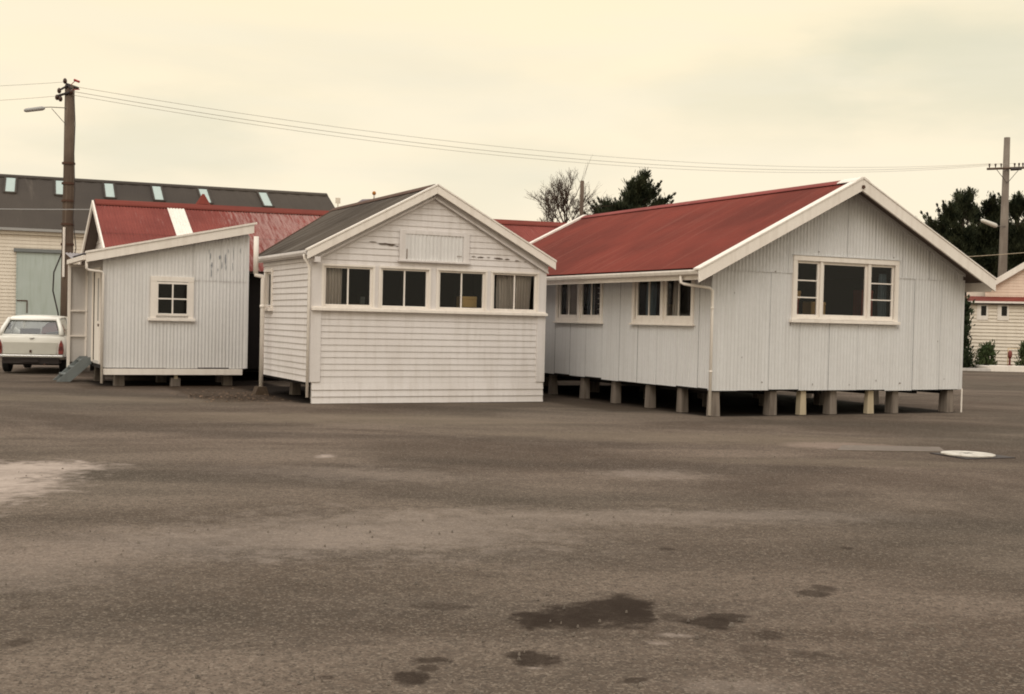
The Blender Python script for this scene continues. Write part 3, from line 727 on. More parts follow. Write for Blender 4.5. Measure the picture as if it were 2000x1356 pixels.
w = MB().prism([(BRX-.16, BRZ-.06), (BRX-.14, BRZ-.035), (BRX-.03, BRZ+.035), (BRX+.03, BRZ+.035), (BRX+.14, BRZ-.035), (BRX+.16, BRZ-.06), (BRX, BRZ+.01)], 'y', 21.80, 28.05)
w.build('ridge_capping', M['rust'], B_)
w = MB(); w.tube([(BRX, 28.02, BRZ+.02), (BEL-.02, 25.42, BEZ+.045)], .016, 6); w.build('edge_flashing', M['rust'], B_)
barge(B_, BEL-.01, BEZ+.01, BRX, BRZ+.0, 21.70, 21.745, .15, M['trim'], cap=.09, capn=.035)
barge(B_, BER+.02, BEZ+.01, BRX+.001, BRZ+.0, 21.70, 21.745, .15, M['trim'], cap=.09, capn=.035)
w = MB()
for xe in (BX0-.03, BX1+.03):
    w.prism([(xe, b_top(xe)-.02), (BRX, BRZ-.05), (BRX, BRZ-.22), (xe, b_top(xe)-.19)], 'y', BY-.062, BY-.026)
    w.prism([(xe, b_top(xe)-.17), (BRX, BRZ-.20), (BRX, BRZ-.245), (xe, b_top(xe)-.215)], 'y', BY-.085, BY-.064)
w.build('frieze_board', M['white'], B_, bevel=.004)
w = MB().prism([(BEL-.05, BEZ+.025), (BEL-.055, BEZ-.02), (BEL-.03, BEZ-.065), (BEL+.03, BEZ-.065), (BEL+.03, BEZ+.02), (BEL+.015, BEZ+.02), (BEL+.015, BEZ-.05), (BEL-.02, BEZ-.05), (BEL-.038, BEZ-.015), (BEL-.035, BEZ+.025)], 'y', 21.78, 25.40)
w.v = [(x+.02, y, z) for x, y, z in w.v]; w.build('gutter', M['white'], B_)
w = MB().box(BEL+.031, BEL+.06, 21.76, 25.4, BEZ-.09, BEZ-.0); w.box(BX0-.04, BX0-.013, BY-.0, 25.3, 2.62, 2.765)
w.build('fascia', M['white'], B_)
w = MB().box(BER-.02, BER+.06, 21.78, 27.9, BEZ-.06, BEZ+.02); w.build('gutter', M['white'], B_)
w = MB().box(6.56, 6.66, 21.69, 21.88, 2.60, 2.70); w.build('barge_block', M['white'], B_)
w = MB().tube([(6.415, 21.90, 2.74), (6.415, 21.90, 2.68), (6.47, 21.89, 2.60), (6.505, 21.87, 2.50), (6.505, 21.87, .12)], .027, 10); w.build('downpipe', M['trim'], B_, smooth=True)
# tall vent stack on the side wall
w = MB().tube([(6.23, 24.70, 3.20), (6.23, 24.70, 2.45)], .052, 12); w.tube([(6.23, 24.70, 2.52), (6.23, 24.69, 2.42), (6.36, 24.69, 2.40), (6.38, 24.69, 2.34), (6.38, 24.69, .16)], .044, 12)
w.tube([(6.38, 24.69, 1.76), (6.38, 24.69, 1.82)], .055, 12); w.tube([(6.37, 24.69, 1.79), (6.56, 24.69, 1.79)], .02, 6)
w.build('vent_stack', M['trim'], B_, smooth=True)
w = MB(); i = 0
w.prism([(6.22, -.02), (6.52, -.02), (6.46, .16), (6.29, .16)], 'y', 24.56, 24.84); w.build('gully_surround', M['soil'], B_)
for (x, y) in [(7.0, 23.2), (7.0, 24.6), (7.9, 22.6), (9.3, 22.6), (10.8, 22.6), (7.9, 24.5), (9.3, 24.5), (10.8, 24.5), (11.1, 23.5)]:
    pile(x, x+.2, y, y+.2, M['concrete'], B_, top=.34)
bench(9.5, 10.15, 22.1, 22.5, .44, 1.86, 'dark timber table behind the third window from the left of the weatherboard house')
carton(9.68, 9.99, 22.12, 22.4, 1.86, 2.07, M['yellow'], 'pale yellow carton in the third window from the left of the weatherboard house')
bench(7.3, 7.9, 22.1, 22.4, .44, 1.86, 'dark timber table behind the leftmost gable window of the weatherboard house')
carton(7.60, 7.68, 22.15, 22.23, 1.86, 2.0, M['steelgrey'], 'small grey carton in the bottom right corner of the leftmost gable window')
curtain('x', 22.06, 6.84, 7.19, 1.84, 2.58, M['curtain'], (7.0, 22.06, 1.84), 'pale grey curtain bunched at the left of the leftmost gable window', waves=6)
curtain('x', 22.06, 10.62, 11.16, 1.78, 2.60, M['curtain'], (10.9, 22.06, 1.8), 'pale grey curtain hanging across the right pane of the rightmost gable window', waves=8, gather=-.3)
curtain('x', 22.08, 10.40, 10.66, 1.78, 2.60, M['curtain'], (10.5, 22.08, 1.8), 'dull curtain hanging at the centre bar of the rightmost gable window', waves=4)
curtain('x', 22.10, 10.27, 10.34, 1.78, 2.60, M['bluecurtain'], (10.3, 22.1, 1.8), 'narrow blue grey curtain at the left edge of the rightmost gable window', waves=1)

# ================================================================== LEAN-TO SHED (left)
rng = random.Random(9)
A_ = thing('lean_to_shed', (5.2, 28.8, 0), 'grey white corrugated iron lean-to shed with one small four pane window and sloping roof', 'shed')
AX0, AX1, AY = 3.68, 6.78, 27.6
s_a = (3.66-2.86)/(6.90-3.31)
def a_top(x): return 2.86+(x-3.31)*s_a-.06
AO = (4.76, 5.48, 1.57, 2.32)
w = MB(); corr_wall(w, 'x', AY, -1, AX0, AX1, .405, a_top, [AO], jit=.012, start=.05, amp=.0055, rng=rng)
w.build('front_wall', M['iron_shed'], A_, smooth=True)
w = MB(); corr_wall(w, 'x', AY-.011, -1, 5.58, AX1, 2.345, a_top, amp=.0085, rng=rng, sheet=.6); w.build('patch_sheet', M['iron_shed'], A_, smooth=True)
flakes(A_, [(5.93, 2.90, .012, .11), (5.965, 2.70, .022, .09), (5.96, 2.52, .012, .12), (6.14, 2.88, .028, .06), (6.19, 2.70, .015, .10), (6.27, 2.85, .022, .15), (6.28, 2.66, .014, .10), (6.44, 2.98, .010, .16), (6.43, 2.68, .009, .12), (6.6, 3.05, .009, .08), (6.33, 3.02, .008, .06), (5.90, 3.0, .008, .07), (6.10, 2.60, .01, .05)],
       'x', AY-.011, -1, M['flake'], .017, rag=.45)
MB().box(AX0-.03, AX0+.03, AY-.02, AY+.03, .41, 2.78).build('corner_flashing', M['iron_shed'], A_)
MB().box(AX1-.03, AX1+.02, AY-.035, AY+.02, .40, 3.4).build('corner_flashing', M['iron_shed'], A_)
DO = (28.08, 29.30, .52, 2.52)
w = MB(); flat_wall(w, 'y', AX0, -1, AY, 30.4, .45, 2.85, [DO]); w.build('side_wall', M['lilac'], A_)
w = MB(); bxo(w, 'y', AX0, -1, 28.02, 28.10, .48, 2.58, 0, .03); bxo(w, 'y', AX0, -1, 29.28, 29.36, .48, 2.58, 0, .03); bxo(w, 'y', AX0, -1, 28.10, 29.28, 2.50, 2.58, 0, .03)
w.build('door_trim', M['trim'], A_)
w = MB(); flat_wall(w, 'y', AX0+.02, -1, 28.10, 29.28, .50, 2.50, [(28.35, 28.75, 1.40, 2.35)])
dr = w.build('door', M['trim'], A_)
w = MB().quad((AX0+.03, 28.35, 1.40), (AX0+.03, 28.75, 1.40), (AX0+.03, 28.75, 2.35), (AX0+.03, 28.35, 2.35)); w.build('door_panel', M['lilac'], dr)
w = MB().box(AX0-.04, AX0+.01, 28.2, 28.26, 1.28, 1.34); w.build('handle', M['rust'], dr)
w = MB().quad((AX1, AY, .4), (AX1, 29.3, .4), (AX1, 29.3, 3.5), (AX1, AY, 3.5)); w.build('side_wall', M['iron_shed'], A_)
w = MB(); flat_wall(w, 'x', AY+.08, -1, AX0+.06, AX1-.03, .42, 3.0, [AO]); flat_wall(w, 'y', AX0+.06, -1, AY+.08, 29.3, .42, 2.8); flat_wall(w, 'x', 29.3, -1, AX0, AX1, .42, lambda u: a_top(u)-.05); flat_wall(w, 'y', AX1-.03, -1, AY+.08, 29.6, .42, 3.4)
w.quad((AX0, AY, 2.74), (AX1, AY, 2.74), (AX1, 29.6, 2.74), (AX0, 29.6, 2.74))
w.build('inner_lining', M['dark_in'], A_)
w = MB().box(AX0+.02, AX1-.02, AY+.03, 30.3, .36, .46); w.build('floor', M['under'], A_)
w = MB().box(AX0-.01, AX1-.09, AY-.045, AY-.012, .25, .385); w.build('bottom_board', M['trim'], A_, bevel=.005)
def a_roof(mb, x0, x1, y0, y1, d, dd):
    n = round((y1-y0)/.0127)
    for i in range(n):
        a = y0+(y1-y0)*i/n; b = y0+(y1-y0)*(i+1)/n
        za = .009*math.sin(2*PI*(a-y0)/.0762); zb = .009*math.sin(2*PI*(b-y0)/.0762)
        f = lambda x: 2.86+(x-3.31)*s_a+dd
        mb.quad((x0, a, f(x0)+za), (x0, b, f(x0)+zb), (x1, b, f(x1)+zb), (x1, a, f(x1)+za))
w = MB(); a_roof(w, 3.31, 6.92, 27.42, 29.33, 0, .01); a_roof(w, 3.31, 3.95, 29.34, 30.5, 0, .01); w.build('roof', M['purple'], A_, smooth=True)
w = MB().quad((3.33, 27.44, 2.81), (6.9, 27.44, 2.81+3.57*s_a), (6.9, 29.3, 2.81+3.57*s_a), (3.33, 29.3, 2.81)); w.quad((3.33, 29.5, 2.81), (3.9, 29.5, 2.93), (3.9, 30.5, 2.93), (3.33, 30.5, 2.81)); w.build('soffit', M['soffit'], A_)
w = MB().prism([(3.28, 2.84), (6.86, 2.84+3.58*s_a), (6.86, 2.84+3.58*s_a-.19), (3.28, 2.65)], 'y', 27.40, 27.435); bb = w.build('barge_board', M['trim'], A_, bevel=.004)
w = MB().prism([(3.27, 2.885), (6.92, 2.885+3.65*s_a), (6.92, 2.885+3.65*s_a-.045), (3.27, 2.842)], 'y', 27.38, 27.52); w.build('capping', M['trim'], bb)
w = MB().box(3.22, 3.31, 27.44, 30.5, 2.70, 2.80); w.build('gutter', M['trim'], A_)
w = MB().tube([(3.30, 27.47, 2.70), (3.30, 27.47, 2.52), (3.34, 27.48, 2.49), (3.62, 27.53, 2.46), (3.65, 27.54, 2.42), (3.65, 27.54, .07)], .028, 10); w.build('downpipe', M['trim'], A_, smooth=True)
w = MB(); A3 = ('x', AY, -1)
bxo(w, *A3, 4.65, 4.78, 1.50, 2.30, 0, .045); bxo(w, *A3, 5.46, 5.58, 1.50, 2.30, 0, .045); bxo(w, *A3, 4.65, 5.58, 2.30, 2.41, 0, .05)
w.build('window_trim', M['trim'], A_, bevel=.005)
w = MB(); bxo(w, *A3, 4.60, 5.62, 1.435, 1.50, 0, .08); w.build('window_sill', M['trim'], A_, bevel=.006)
win = window(A_, *A3, 4.765, 5.475, 1.55, 2.29, .045, nv=1, nh=1, bar=.03, pane_d=.028)
# piles, posts and the porch screen
for (x, y, t) in [(3.95, 27.8, .35), (5.12, 27.62, .18), (6.35, 27.95, .30), (5.1, 29.2, .35), (3.8, 29.8, .35), (6.5, 29.3, .35)]:
    pile(x, x+.22, y, y+.22, M['concrete'], A_, top=t)
w = MB().box(5.20, 5.27, 27.62, 27.70, .16, .36); w.build('stub_post', M['palewood'], A_)
w = MB().box(3.24, 3.30, 30.32, 30.40, .02, 2.70); w.box(3.30, 3.67, 30.33, 30.39, 2.64, 2.70); w.box(3.30, 3.67, 30.33, 30.39, 1.60, 1.635); w.box(3.30, 3.67, 30.33, 30.39, 1.01, 1.045); w.box(3.63, 3.67, 30.34, 30.39, .42, 2.64)
ps = w.build('porch_screen', M['trim'], A_)
w = MB().quad((3.28, 30.385, .42), (3.66, 30.385, .42), (3.66, 30.385, 2.66), (3.28, 30.385, 2.66)); w.build('screen_panel', M['lilac'], ps)
w = MB()
for i in range(60):
    a = 3.24+.9*i/60; b = 3.24+.9*(i+1)/60; f = lambda x: .01*math.sin(2*PI*x/.0762)
    w.quad((a, 29.7, 2.80+f(a)), (b, 29.7, 2.80+f(b)), (b, 31.2, 3.0+f(b)), (a, 31.2, 3.0+f(a)))
w.build('porch_roof', M['purple'], A_, smooth=True)

w = MB()
st = thing('entry_steps', (3.3, 29.8, 0), 'blue grey timber steps climbing to the side door of the lean-to shed', 'steps')
for y in (29.42, 30.16):
    MB().prism([(2.92, 0), (3.22, 0), (3.67, .42), (3.67, .56), (3.50, .56)], 'y', y, y+.05).build('stringer', M['steelgrey'], st)
for (x, z) in ((3.05, .15), (3.24, .31), (3.43, .47)):
    MB().box(x, x+.2, 29.47, 30.16, z, z+.03).build('tread', M['steelgrey'], st)

# ================================================================== LONG RED-ROOFED BUILDING (behind)
D_ = thing('long_red_roofed_building', (11, 32.3, 0), 'long building behind the others with worn streaky red iron roof and one white roof sheet', 'building')
def shear(o):
    for v in o.data.vertices: v.co.z += (v.co.x + 11 - 4.05)*.0117 if v.co.z > 2 else 0
DR, DZ, DE, DEZ = 32.3, 4.36, 29.35, 2.62
w = MB(); roof_slope(w, 'x', 4.03, 21, DE, DR, DEZ, DZ, lapstep=1.7, seg=5); shear(w.build('roof', M['redworn'], D_, smooth=True))
w = MB(); roof_slope(w, 'x', 4.03, 21, 35.25, DR, DEZ, DZ, seg=3); shear(w.build('roof', M['redworn'], D_, smooth=True))
w = MB().prism([(DR-.2, DZ-.09), (DR-.18, DZ-.05), (DR-.03, DZ+.06), (DR+.03, DZ+.06), (DR+.18, DZ-.05), (DR+.2, DZ-.09), (DR, DZ+.02)], 'x', 4.05, 21); shear(w.build('ridge_capping', M['red'], D_))
w = MB(); roof_slope(w, 'x', 5.79, 6.22, 30.78, 32.12, DEZ+(30.78-DE)*(DZ-DEZ)/(DR-DE)+.022, DEZ+(32.12-DE)*(DZ-DEZ)/(DR-DE)+.022); shear(w.build('white_roof_sheet', M['trim'], D_, smooth=True))
w = MB(); w.prism([(DE-.02, DEZ+.02), (DR, DZ+.03), (DR, DZ-.13), (DE-.02, DEZ-.14)], 'x', 3.98, 4.02); w.prism([(35.27, DEZ+.02), (DR+.001, DZ+.03), (DR+.001, DZ-.13), (35.27, DEZ-.14)], 'x', 3.98, 4.02)
shear(w.build('barge_board', M['trim'], D_))
w = MB()
ds = (DZ-DEZ)/(DR-DE)
boards(w, 'y', 4.32, -1, lambda z: max(29.7, DR-(DZ-.05-z)/ds), lambda z: min(34.9, DR+(DZ-.05-z)/ds), .3, 4.25, .14, rng=rng); w.build('end_wall', M['white'], D_)
w = MB(); w.quad((4.32, 29.7, .3), (20.8, 29.7, .3), (20.8, 29.7, 2.75), (4.32, 29.7, 2.75)); w.quad((4.32, 34.9, 0), (20.8, 34.9, 0), (20.8, 34.9, 2.75), (4.32, 34.9, 2.75))
w.prism([(29.7, 0), (34.9, 0), (34.9, 2.7), (DR, DZ-.05), (29.7, 2.7)], 'x', 20.75, 20.8); w.build('side_wall', M['under'], D_)  # wall coloured near black to stand for shade in the gap
w = MB().quad((4.05, DE+.02, DEZ-.05), (20.9, DE+.02, DEZ-.05), (20.9, DR, DZ-.06), (4.05, DR, DZ-.06)); w.quad((4.05, 35.2, DEZ-.05), (20.9, 35.2, DEZ-.05), (20.9, DR, DZ-.06), (4.05, DR, DZ-.06)); shear(w.build('soffit', M['soffit'], D_))
w = MB(); cx, cy = 6.86, 32.9
for k in range(8):
    a, b = 2*PI*k/8, 2*PI*(k+1)/8
    for (r1, z1, r2, z2) in ((.17, 4.05, .15, 4.50), (.20, 4.50, .03, 4.78)):
        w.quad((cx+r1*math.cos(a), cy+r1*math.sin(a), z1), (cx+r1*math.cos(b), cy+r1*math.sin(b), z1), (cx+r2*math.cos(b), cy+r2*math.sin(b), z2), (cx+r2*math.cos(a), cy+r2*math.sin(a), z2))
w.build('roof_vent', M['red'], D_)

# ================================================================== BIG DARK-ROOFED SHED (far left)
rng = random.Random(3)
E_ = thing('warehouse', (2.941, 50.858, 0), 'big cream weatherboard warehouse with dark roof, row of skylights and a pale green sliding door', 'warehouse', rz=R(-5))
EXL, EXR, EZ_, EW, ERZ = -16, 13.9, 4.73, 6.0, 7.33
def eb(name, mb, mat, parent=E_, **k): return mb.build(name, M[mat] if isinstance(mat, str) else mat, parent, local=True, **k)
w = MB(); boards(w, 'x', 0, -1, EXL, EXR-.3, .1, 4.66, .135, [(.60, 2.28, 0, 3.84)], proud=.02, rng=rng); eb('front_wall', w, 'creamboard')
w = MB(); w.prism([(0, 0), (12, 0), (12, 4.7), (6, 7.2), (0, 4.7)], 'x', EXR-.36, EXR-.3); w.prism([(0, 0), (12, 0), (12, 4.7), (6, 7.2), (0, 4.7)], 'x', EXL, EXL+.06); w.quad((EXL, 12, 0), (EXR-.3, 12, 0), (EXR-.3, 12, 4.7), (EXL, 12, 4.7))
eb('end_wall', w, 'creamboard')
w = MB(); roof_slope(w, 'x', EXL-.2, EXR, -.12, 6, EZ_-.03, ERZ, pitch=.6, amp=.012, seg=3); eb('roof', w, 'slate', smooth=True)
w = MB(); roof_slope(w, 'x', EXL-.2, EXR, 12.12, 6, EZ_-.03, ERZ, pitch=.6, amp=.01, seg=3); eb('roof', w, 'slate', smooth=True)
w = MB().prism([(5.72, ERZ-.10), (5.75, ERZ-.04), (6, ERZ+.06), (6.25, ERZ-.04), (6.28, ERZ-.10), (6, ERZ+.02)], 'x', EXL-.2, EXR); eb('ridge_capping', w, 'slate')
w = MB().box(EXL, EXR, -.24, -.10, 4.64, 4.74); eb('gutter', w, 'lampm'); w = MB().box(EXL, EXR-.3, -.10, -.03, 4.50, 4.66); eb('fascia', w, 'creamboard')
w = MB().prism([(-.15, EZ_-.1), (6, ERZ-.0), (6, ERZ-.2), (-.15, EZ_-.28)], 'x', EXR-.02, EXR+.03); eb('barge_board', w, 'slate')
esl = (ERZ-EZ_+.03)/6.12
for x in (-13, -10.5, -7.9, -5.9, -3.9, -1.9, 0.06, 2.02, 4.0, 6.0, 8.0, 10.66):
    w = MB(); z = lambda y: EZ_-.03+(y+.12)*esl
    w.quad((x, 3.82, z(3.82)+.06), (x+.36, 3.82, z(3.82)+.06), (x+.36, 5.55, z(5.55)+.06), (x, 5.55, z(5.55)+.06)); s = eb('skylight', w, 'skylight')
    w = MB(); 
    for (a, b) in ((x-.07, x), (x+.36, x+.43)): w.prism([(3.75, z(3.75)+.0), (5.6, z(5.6)), (5.6, z(5.6)+.085), (3.75, z(3.75)+.085)], 'x', a, b)
    w.prism([(3.72, z(3.72)), (3.82, z(3.82)), (3.82, z(3.82)+.08), (3.72, z(3.72)+.08)], 'x', x, x+.36)
    eb('skylight_kerb', w, 'slate', s)
w = MB().quad((.60, -.06, .05), (2.28, -.06, .05), (2.28, -.06, 3.84), (.60, -.06, 3.84)); w.box(.60, .63, -.08, -.06, .05, 3.84); w.box(2.25, 2.28, -.08, -.06, .05, 3.84)
dr = eb('sliding_door', w, 'green')
w = MB().box(.5, 2.6, -.14, -.03, 3.84, 3.97); eb('door_rail', w, 'greygreen', dr)
w = MB().box(.62, 1.0, -.085, -.075, 1.95, 1.99); w.box(.98, 1.02, -.085, -.075, 1.5, 1.99); eb('hasp', w, 'rust', dr)

# ================================================================== CREAM BUILDING (far right)
rng = random.Random(4)
F_ = thing('cream_weatherboard_building', (42.526, 40.452, 0), 'cream weatherboard building with white barge board, red lean-to roof and two small windows', 'building', rz=R(-45))
def fb(name, mb, mat, parent=F_, **k): return mb.build(name, M[mat], parent, local=True, **k)
FW = [(.40, .66), (1.25, 1.52), (3.6, 3.9), (5.0, 5.3)]
w = MB(); boards(w, 'x', 0, -1, -.1, 9.5, .05, 2.88, .155, [(a, b, 2.30, 2.80) for a, b in FW], proud=.045, jit=.002, rng=rng); fb('front_wall', w, 'creamboard')
w = MB(); w.quad((-.1, 0, 0), (-.1, 5, 0), (-.1, 5, 2.9), (-.1, 0, 2.9)); w.quad((9.5, 0, 0), (9.5, 5, 0), (9.5, 5, 2.9), (9.5, 0, 2.9)); w.quad((-.1, 5, 0), (9.5, 5, 0), (9.5, 5, 3.6), (-.1, 5, 3.6)); fb('side_wall', w, 'creamboard')
w = MB(); roof_slope(w, 'x', -.25, 9.7, -.2, .8, 2.96, 3.22, seg=3); fb('lean_to_roof', w, 'red', smooth=True)
w = MB().box(-.25, 9.7, -.29, -.20, 2.90, 2.98); fb('gutter', w, 'trim')
w = MB().box(-.2, 9.6, -.19, -.03, 2.84, 2.90); fb('eave_board', w, 'soffit')
fsl = .648; ax = 4.7; az = 3.99+(ax-.964)*fsl
w = MB(); boards(w, 'x', .8, -1, lambda z: max(.6, ax-(az-.1-z)/fsl), lambda z: min(8.8, ax+(az-.1-z)/fsl), 3.15, az-.1, .135, proud=.022, jit=.002, rng=rng); fb('gable_wall', w, 'pinkboard')
w = MB().prism([(-.25, 3.0), (.6, 3.15), (.6, 3.22), (-.25, 3.22)], 'y', .8, 5); w.quad((.7, .6, az-(ax-.7)*fsl-.02), (.7, 5.2, az-(ax-.7)*fsl-.02), (ax, 5.2, az-.02), (ax, .6, az-.02)); w.quad((8.7, .6, az-(8.7-ax)*fsl-.02), (8.7, 5.2, az-(8.7-ax)*fsl-.02), (ax, 5.2, az-.02), (ax, .6, az-.02))
fb('roof', w, 'red')
w = MB().prism([(.72, az-(ax-.72)*fsl), (ax, az), (ax, az-.30), (.72, az-(ax-.72)*fsl-.30)], 'y', .52, .58); w.prism([(8.7, az-(8.7-ax)*fsl), (ax+.001, az), (ax+.001, az-.30), (8.7, az-(8.7-ax)*fsl-.30)], 'y', .52, .58)
fb('barge_board', w, 'trim')
for (a, b) in FW:
    w = MB(); A4 = ('x', 0, -1)
    bxo(w, *A4, a-.15, a+.02, 2.15, 2.88, 0, .06); bxo(w, *A4, b-.02, b+.06, 2.15, 2.88, 0, .06); bxo(w, *A4, a+.02, b-.02, 2.15, 2.34, 0, .06); bxo(w, *A4, a+.02, b-.02, 2.78, 2.88, 0, .06)
    wi = fb('window', w, 'trim')
    w = MB().quad((a, .02, 2.3), (b, .02, 2.3), (b, .02, 2.8), (a, .02, 2.8)); fb('pane', w, 'glass', wi)
w = MB().quad((.0, .3, .05), (9.4, .3, .05), (9.4, .3, 2.8), (0, .3, 2.8)); fb('inner_lining', w, 'dark_in')
w = MB().prism([(-2.0, 2.62), (-.12, 3.12), (-.12, 3.19), (-2.0, 2.70)], 'y', -.2, .25); fb('porch_canopy', w, 'palewood')
w = MB().box(-1.5, -1.42, 0, .08, 0, 2.7); fb('porch_post', w, 'wood')

# low white kerb wall
w = MB(); w.box(0, 9, 0, .25, -.05, .24); w.box(-.0, .25, .25, 2.0, -.05, .20)
w2 = MB(); w2.prism([(-3.2, .25), (0, .0), (0, .25), (-3.2, .5)], 'z', -.05, .10)
k_ = thing('kerb_wall', (40.08, 36.97, 0), 'low white painted kerb wall along the garden bed of the cream building', 'kerb', rz=R(-27))
w.build('kerb_block', M['trim'], k_, local=True, bevel=.02); w2.build('edging_rail', M['lilac'], k_, local=True)
solo(MB().prism([(40.3, 37.3), (48, 33.4), (51, 38), (42, 43), (38.0, 39.4)], 'z', -.05, .06), 'garden_bed', M['soil'], (43, 38.5, 0), 'brown soil garden bed between the white kerb and the cream building', 'garden bed')

# ================================================================== FOLIAGE
def blades(mb, c, n, rad, d, ln, wd, rng, up=.4, spread=.9):
    """leaf-sized blades around point c leaning along d"""
    for _ in range(n):
        o = Vector((rng.gauss(0, 1), rng.gauss(0, 1), rng.gauss(0, 1)))*rad
        dd = (Vector(d)+Vector((rng.uniform(-1, 1), rng.uniform(-1, 1), rng.uniform(-.6, 1)))*spread+Vector((0, 0, up))).normalized()
        s = dd.cross(Vector((rng.uniform(-1, 1), rng.uniform(-1, 1), rng.uniform(-1, 1))))
        if s.length < .1: continue
        s.normalize(); p = Vector(c)+o; L = ln*rng.uniform(.6, 1.3); W = wd*rng.uniform(.6, 1.3)
        i = len(mb.v)
        mb.v += [tuple(p-s*W*.4), tuple(p+s*W*.4), tuple(p+dd*L*.6+s*W*.5), tuple(p+dd*L), tuple(p+dd*L*.55-s*W*.5)]
        mb.f.append((i, i+1, i+2, i+3, i+4))

def conifer(name, base, tips, mass, label, seed, depth=2.2, trunk_r=.35, dens=1.0, blade=(.25, .042), lay=.45, lean=0., drop=.25):
    """macrocarpa: a trunk, limbs reaching to the tips (u across, z up), every limb clothed in upswept sprays; mass = inner limb fan"""
    rng = random.Random(seed); t = thing(name, base, label, 'tree', 'dark conifers beyond the yard')
    U = Vector((math.cos(R(26)), -math.sin(R(26)), 0)); V = Vector((math.sin(R(26)), math.cos(R(26)), 0)); Zv = Vector((0, 0, 1))
    fo = MB(); tr = MB(); H = max(z for u, z in tips)
    tr.tube([(0, 0, 0), (.05, 0, H*.4), (0, .1, H*.82)], [trunk_r, trunk_r*.7, trunk_r*.25], 8)
    limbs = []
    for (u, z) in tips:
        limbs.append((u, rng.uniform(-depth, depth)*.7, z, 1))
    for k in range(mass[0]):
        a = rng.uniform(0, 2*PI); rr = rng.uniform(.4, 1); z = mass[3]+(mass[4]-mass[3])*rng.random()
        fz = 1-.45*max(0, (z-mass[3])/(mass[4]-mass[3]))**2
        limbs.append((mass[1]*.5+mass[2]*.5+(mass[2]-mass[1])*.5*math.cos(a)*rr*fz, depth*math.sin(a)*rr, z, 0))
    for (u, v, z, tip) in limbs:
        z -= drop if tip else 0; e = U*u+V*v+Zv*z; s = Zv*max(1, z-abs(u)*lay-rng.uniform(.7, 1.5)) + U*(u*.25+lean)
        mid = s.lerp(e, .55)+Zv*(-.25 if tip else -.1)
        pts = []; N_ = 9
        for k in range(N_+1):
            f = k/N_; pts.append(s*(1-f)**2+mid*2*f*(1-f)+e*f*f)
        tr.tube([tuple(p) for p in pts], [.09*(1-.9*k/N_)+.008 for k in range(N_+1)], 4, cap=False)
        for k in range(1, N_+1):
            f = k/N_; dirv = (pts[k]-pts[k-1]).normalized()
            if f < .25: continue
            rad = .30*(1-f)**.8+.03 if tip else .45*(1-f*.5)
            n = int((50 if tip else 66)*dens*(1.15-f*.55))
            blades(fo, pts[k], n, rad*.75, dirv, blade[0]*(1.15-.45*f if tip else 1), blade[1], rng, up=.2, spread=.75-.4*f if tip else .75)
            if f > .3 and k < (N_-2 if tip else N_):                 # side sprays
                for q in range(2):
                    sd = (dirv+Vector((rng.uniform(-1, 1), rng.uniform(-1, 1), rng.uniform(.0, 1.1)))*.9).normalized()
                    L = rng.uniform(.3, 1.0)*(1.15-f)
                    for h in range(1, 4):
                        blades(fo, pts[k]+sd*L*h/3, int(11*dens), .10, sd, blade[0]*.9, blade[1], rng, up=.15, spread=.5)
    fo.build('crown', M['leaf'], t, local=True); tr.build('trunk', M['bark'], t, local=True, smooth=True)
    return t

def px(d, x0):                                      # scale helpers used once to write down sizes in metres
    return d/2400.0
# windswept tree beyond the red ridges
k = 70/2400
T1 = [(1150, 396), (1163, 388), (1172, 383), (1186, 402), (1200, 388), (1214, 380), (1226, 366), (1238, 352), (1236, 345), (1250, 350), (1256, 342), (1264, 331), (1272, 346), (1284, 354), (1291, 362), (1300, 380), (1312, 374), (1306, 392), (1328, 397), (1146, 410), (1296, 402), (1180, 400), (1192, 398), (1204, 398), (1222, 384), (1232, 372), (1244, 368), (1256, 360), (1160, 404), (1276, 366), (1282, 384)]
conifer('conifer', (36.78, 59.95, 0), [((x-1240)*k, (642-y)*k+1.6) for x, y in T1], (140, -2.7, 1.4, 5.0, 8.1), 'dark windswept conifer behind the red ridges of the houses, right of the bare tree', 21, dens=1.15, lay=.12, lean=-.35, drop=.5)
k = 75/2400
T2 = [(1790, 430), (1800, 424), (1813, 408), (1822, 412), (1831, 400), (1842, 404), (1852, 400), (1863, 391), (1872, 392), (1880, 380), (1889, 367), (1886, 373), (1895, 381), (1902, 384), (1906, 400)]
conifer('conifer', (57.46, 55.42, 0), [((x-1885)*k, (654-y)*k+1.6) for x, y in T2], (120, -3.2, 1.4, 2.0, 8.0), 'tall dark conifer with a pointed top, just left of the grey pole at the right', 22, depth=2.6, dens=1.6)
T3 = [(1912, 404), (1920, 398), (1927, 392), (1932, 385), (1938, 392), (1945, 394), (1951, 402), (1958, 412), (1950, 398)]
conifer('conifer', (59.2, 55.4, 0), [((x-1934)*k, (655-y)*k+1.6) for x, y in T3], (100, -1.4, 1.6, 2.0, 8.2), 'lower dark conifer directly behind the grey pole at the right', 23, depth=2.4, dens=1.6)
T4 = [(1968, 402), (1975, 396), (1980, 385), (1985, 371), (1990, 384), (1996, 390), (2004, 380), (2014, 370), (2024, 385), (2040, 395), (2055, 380), (2070, 400)]
conifer('conifer', (61.1, 54.5, 0), [((x-2005)*k, (656-y)*k+1.6) for x, y in T4], (120, -1.6, 2.6, 2.0, 8.2), 'dark conifer at the right edge, right of the grey pole', 24, depth=2.4, dens=1.5)
conifer('conifer', (55.2, 58.5, 0), [((x-1830)*k, (653-y)*k+1.6) for x, y in [(1795, 450), (1810, 440), (1830, 430), (1850, 425), (1870, 420)]], (60, -1.5, 2.2, 2.0, 6.9), 'shorter dark conifer mostly hidden behind the right slope of the iron house', 25, depth=1.6, dens=1.1)

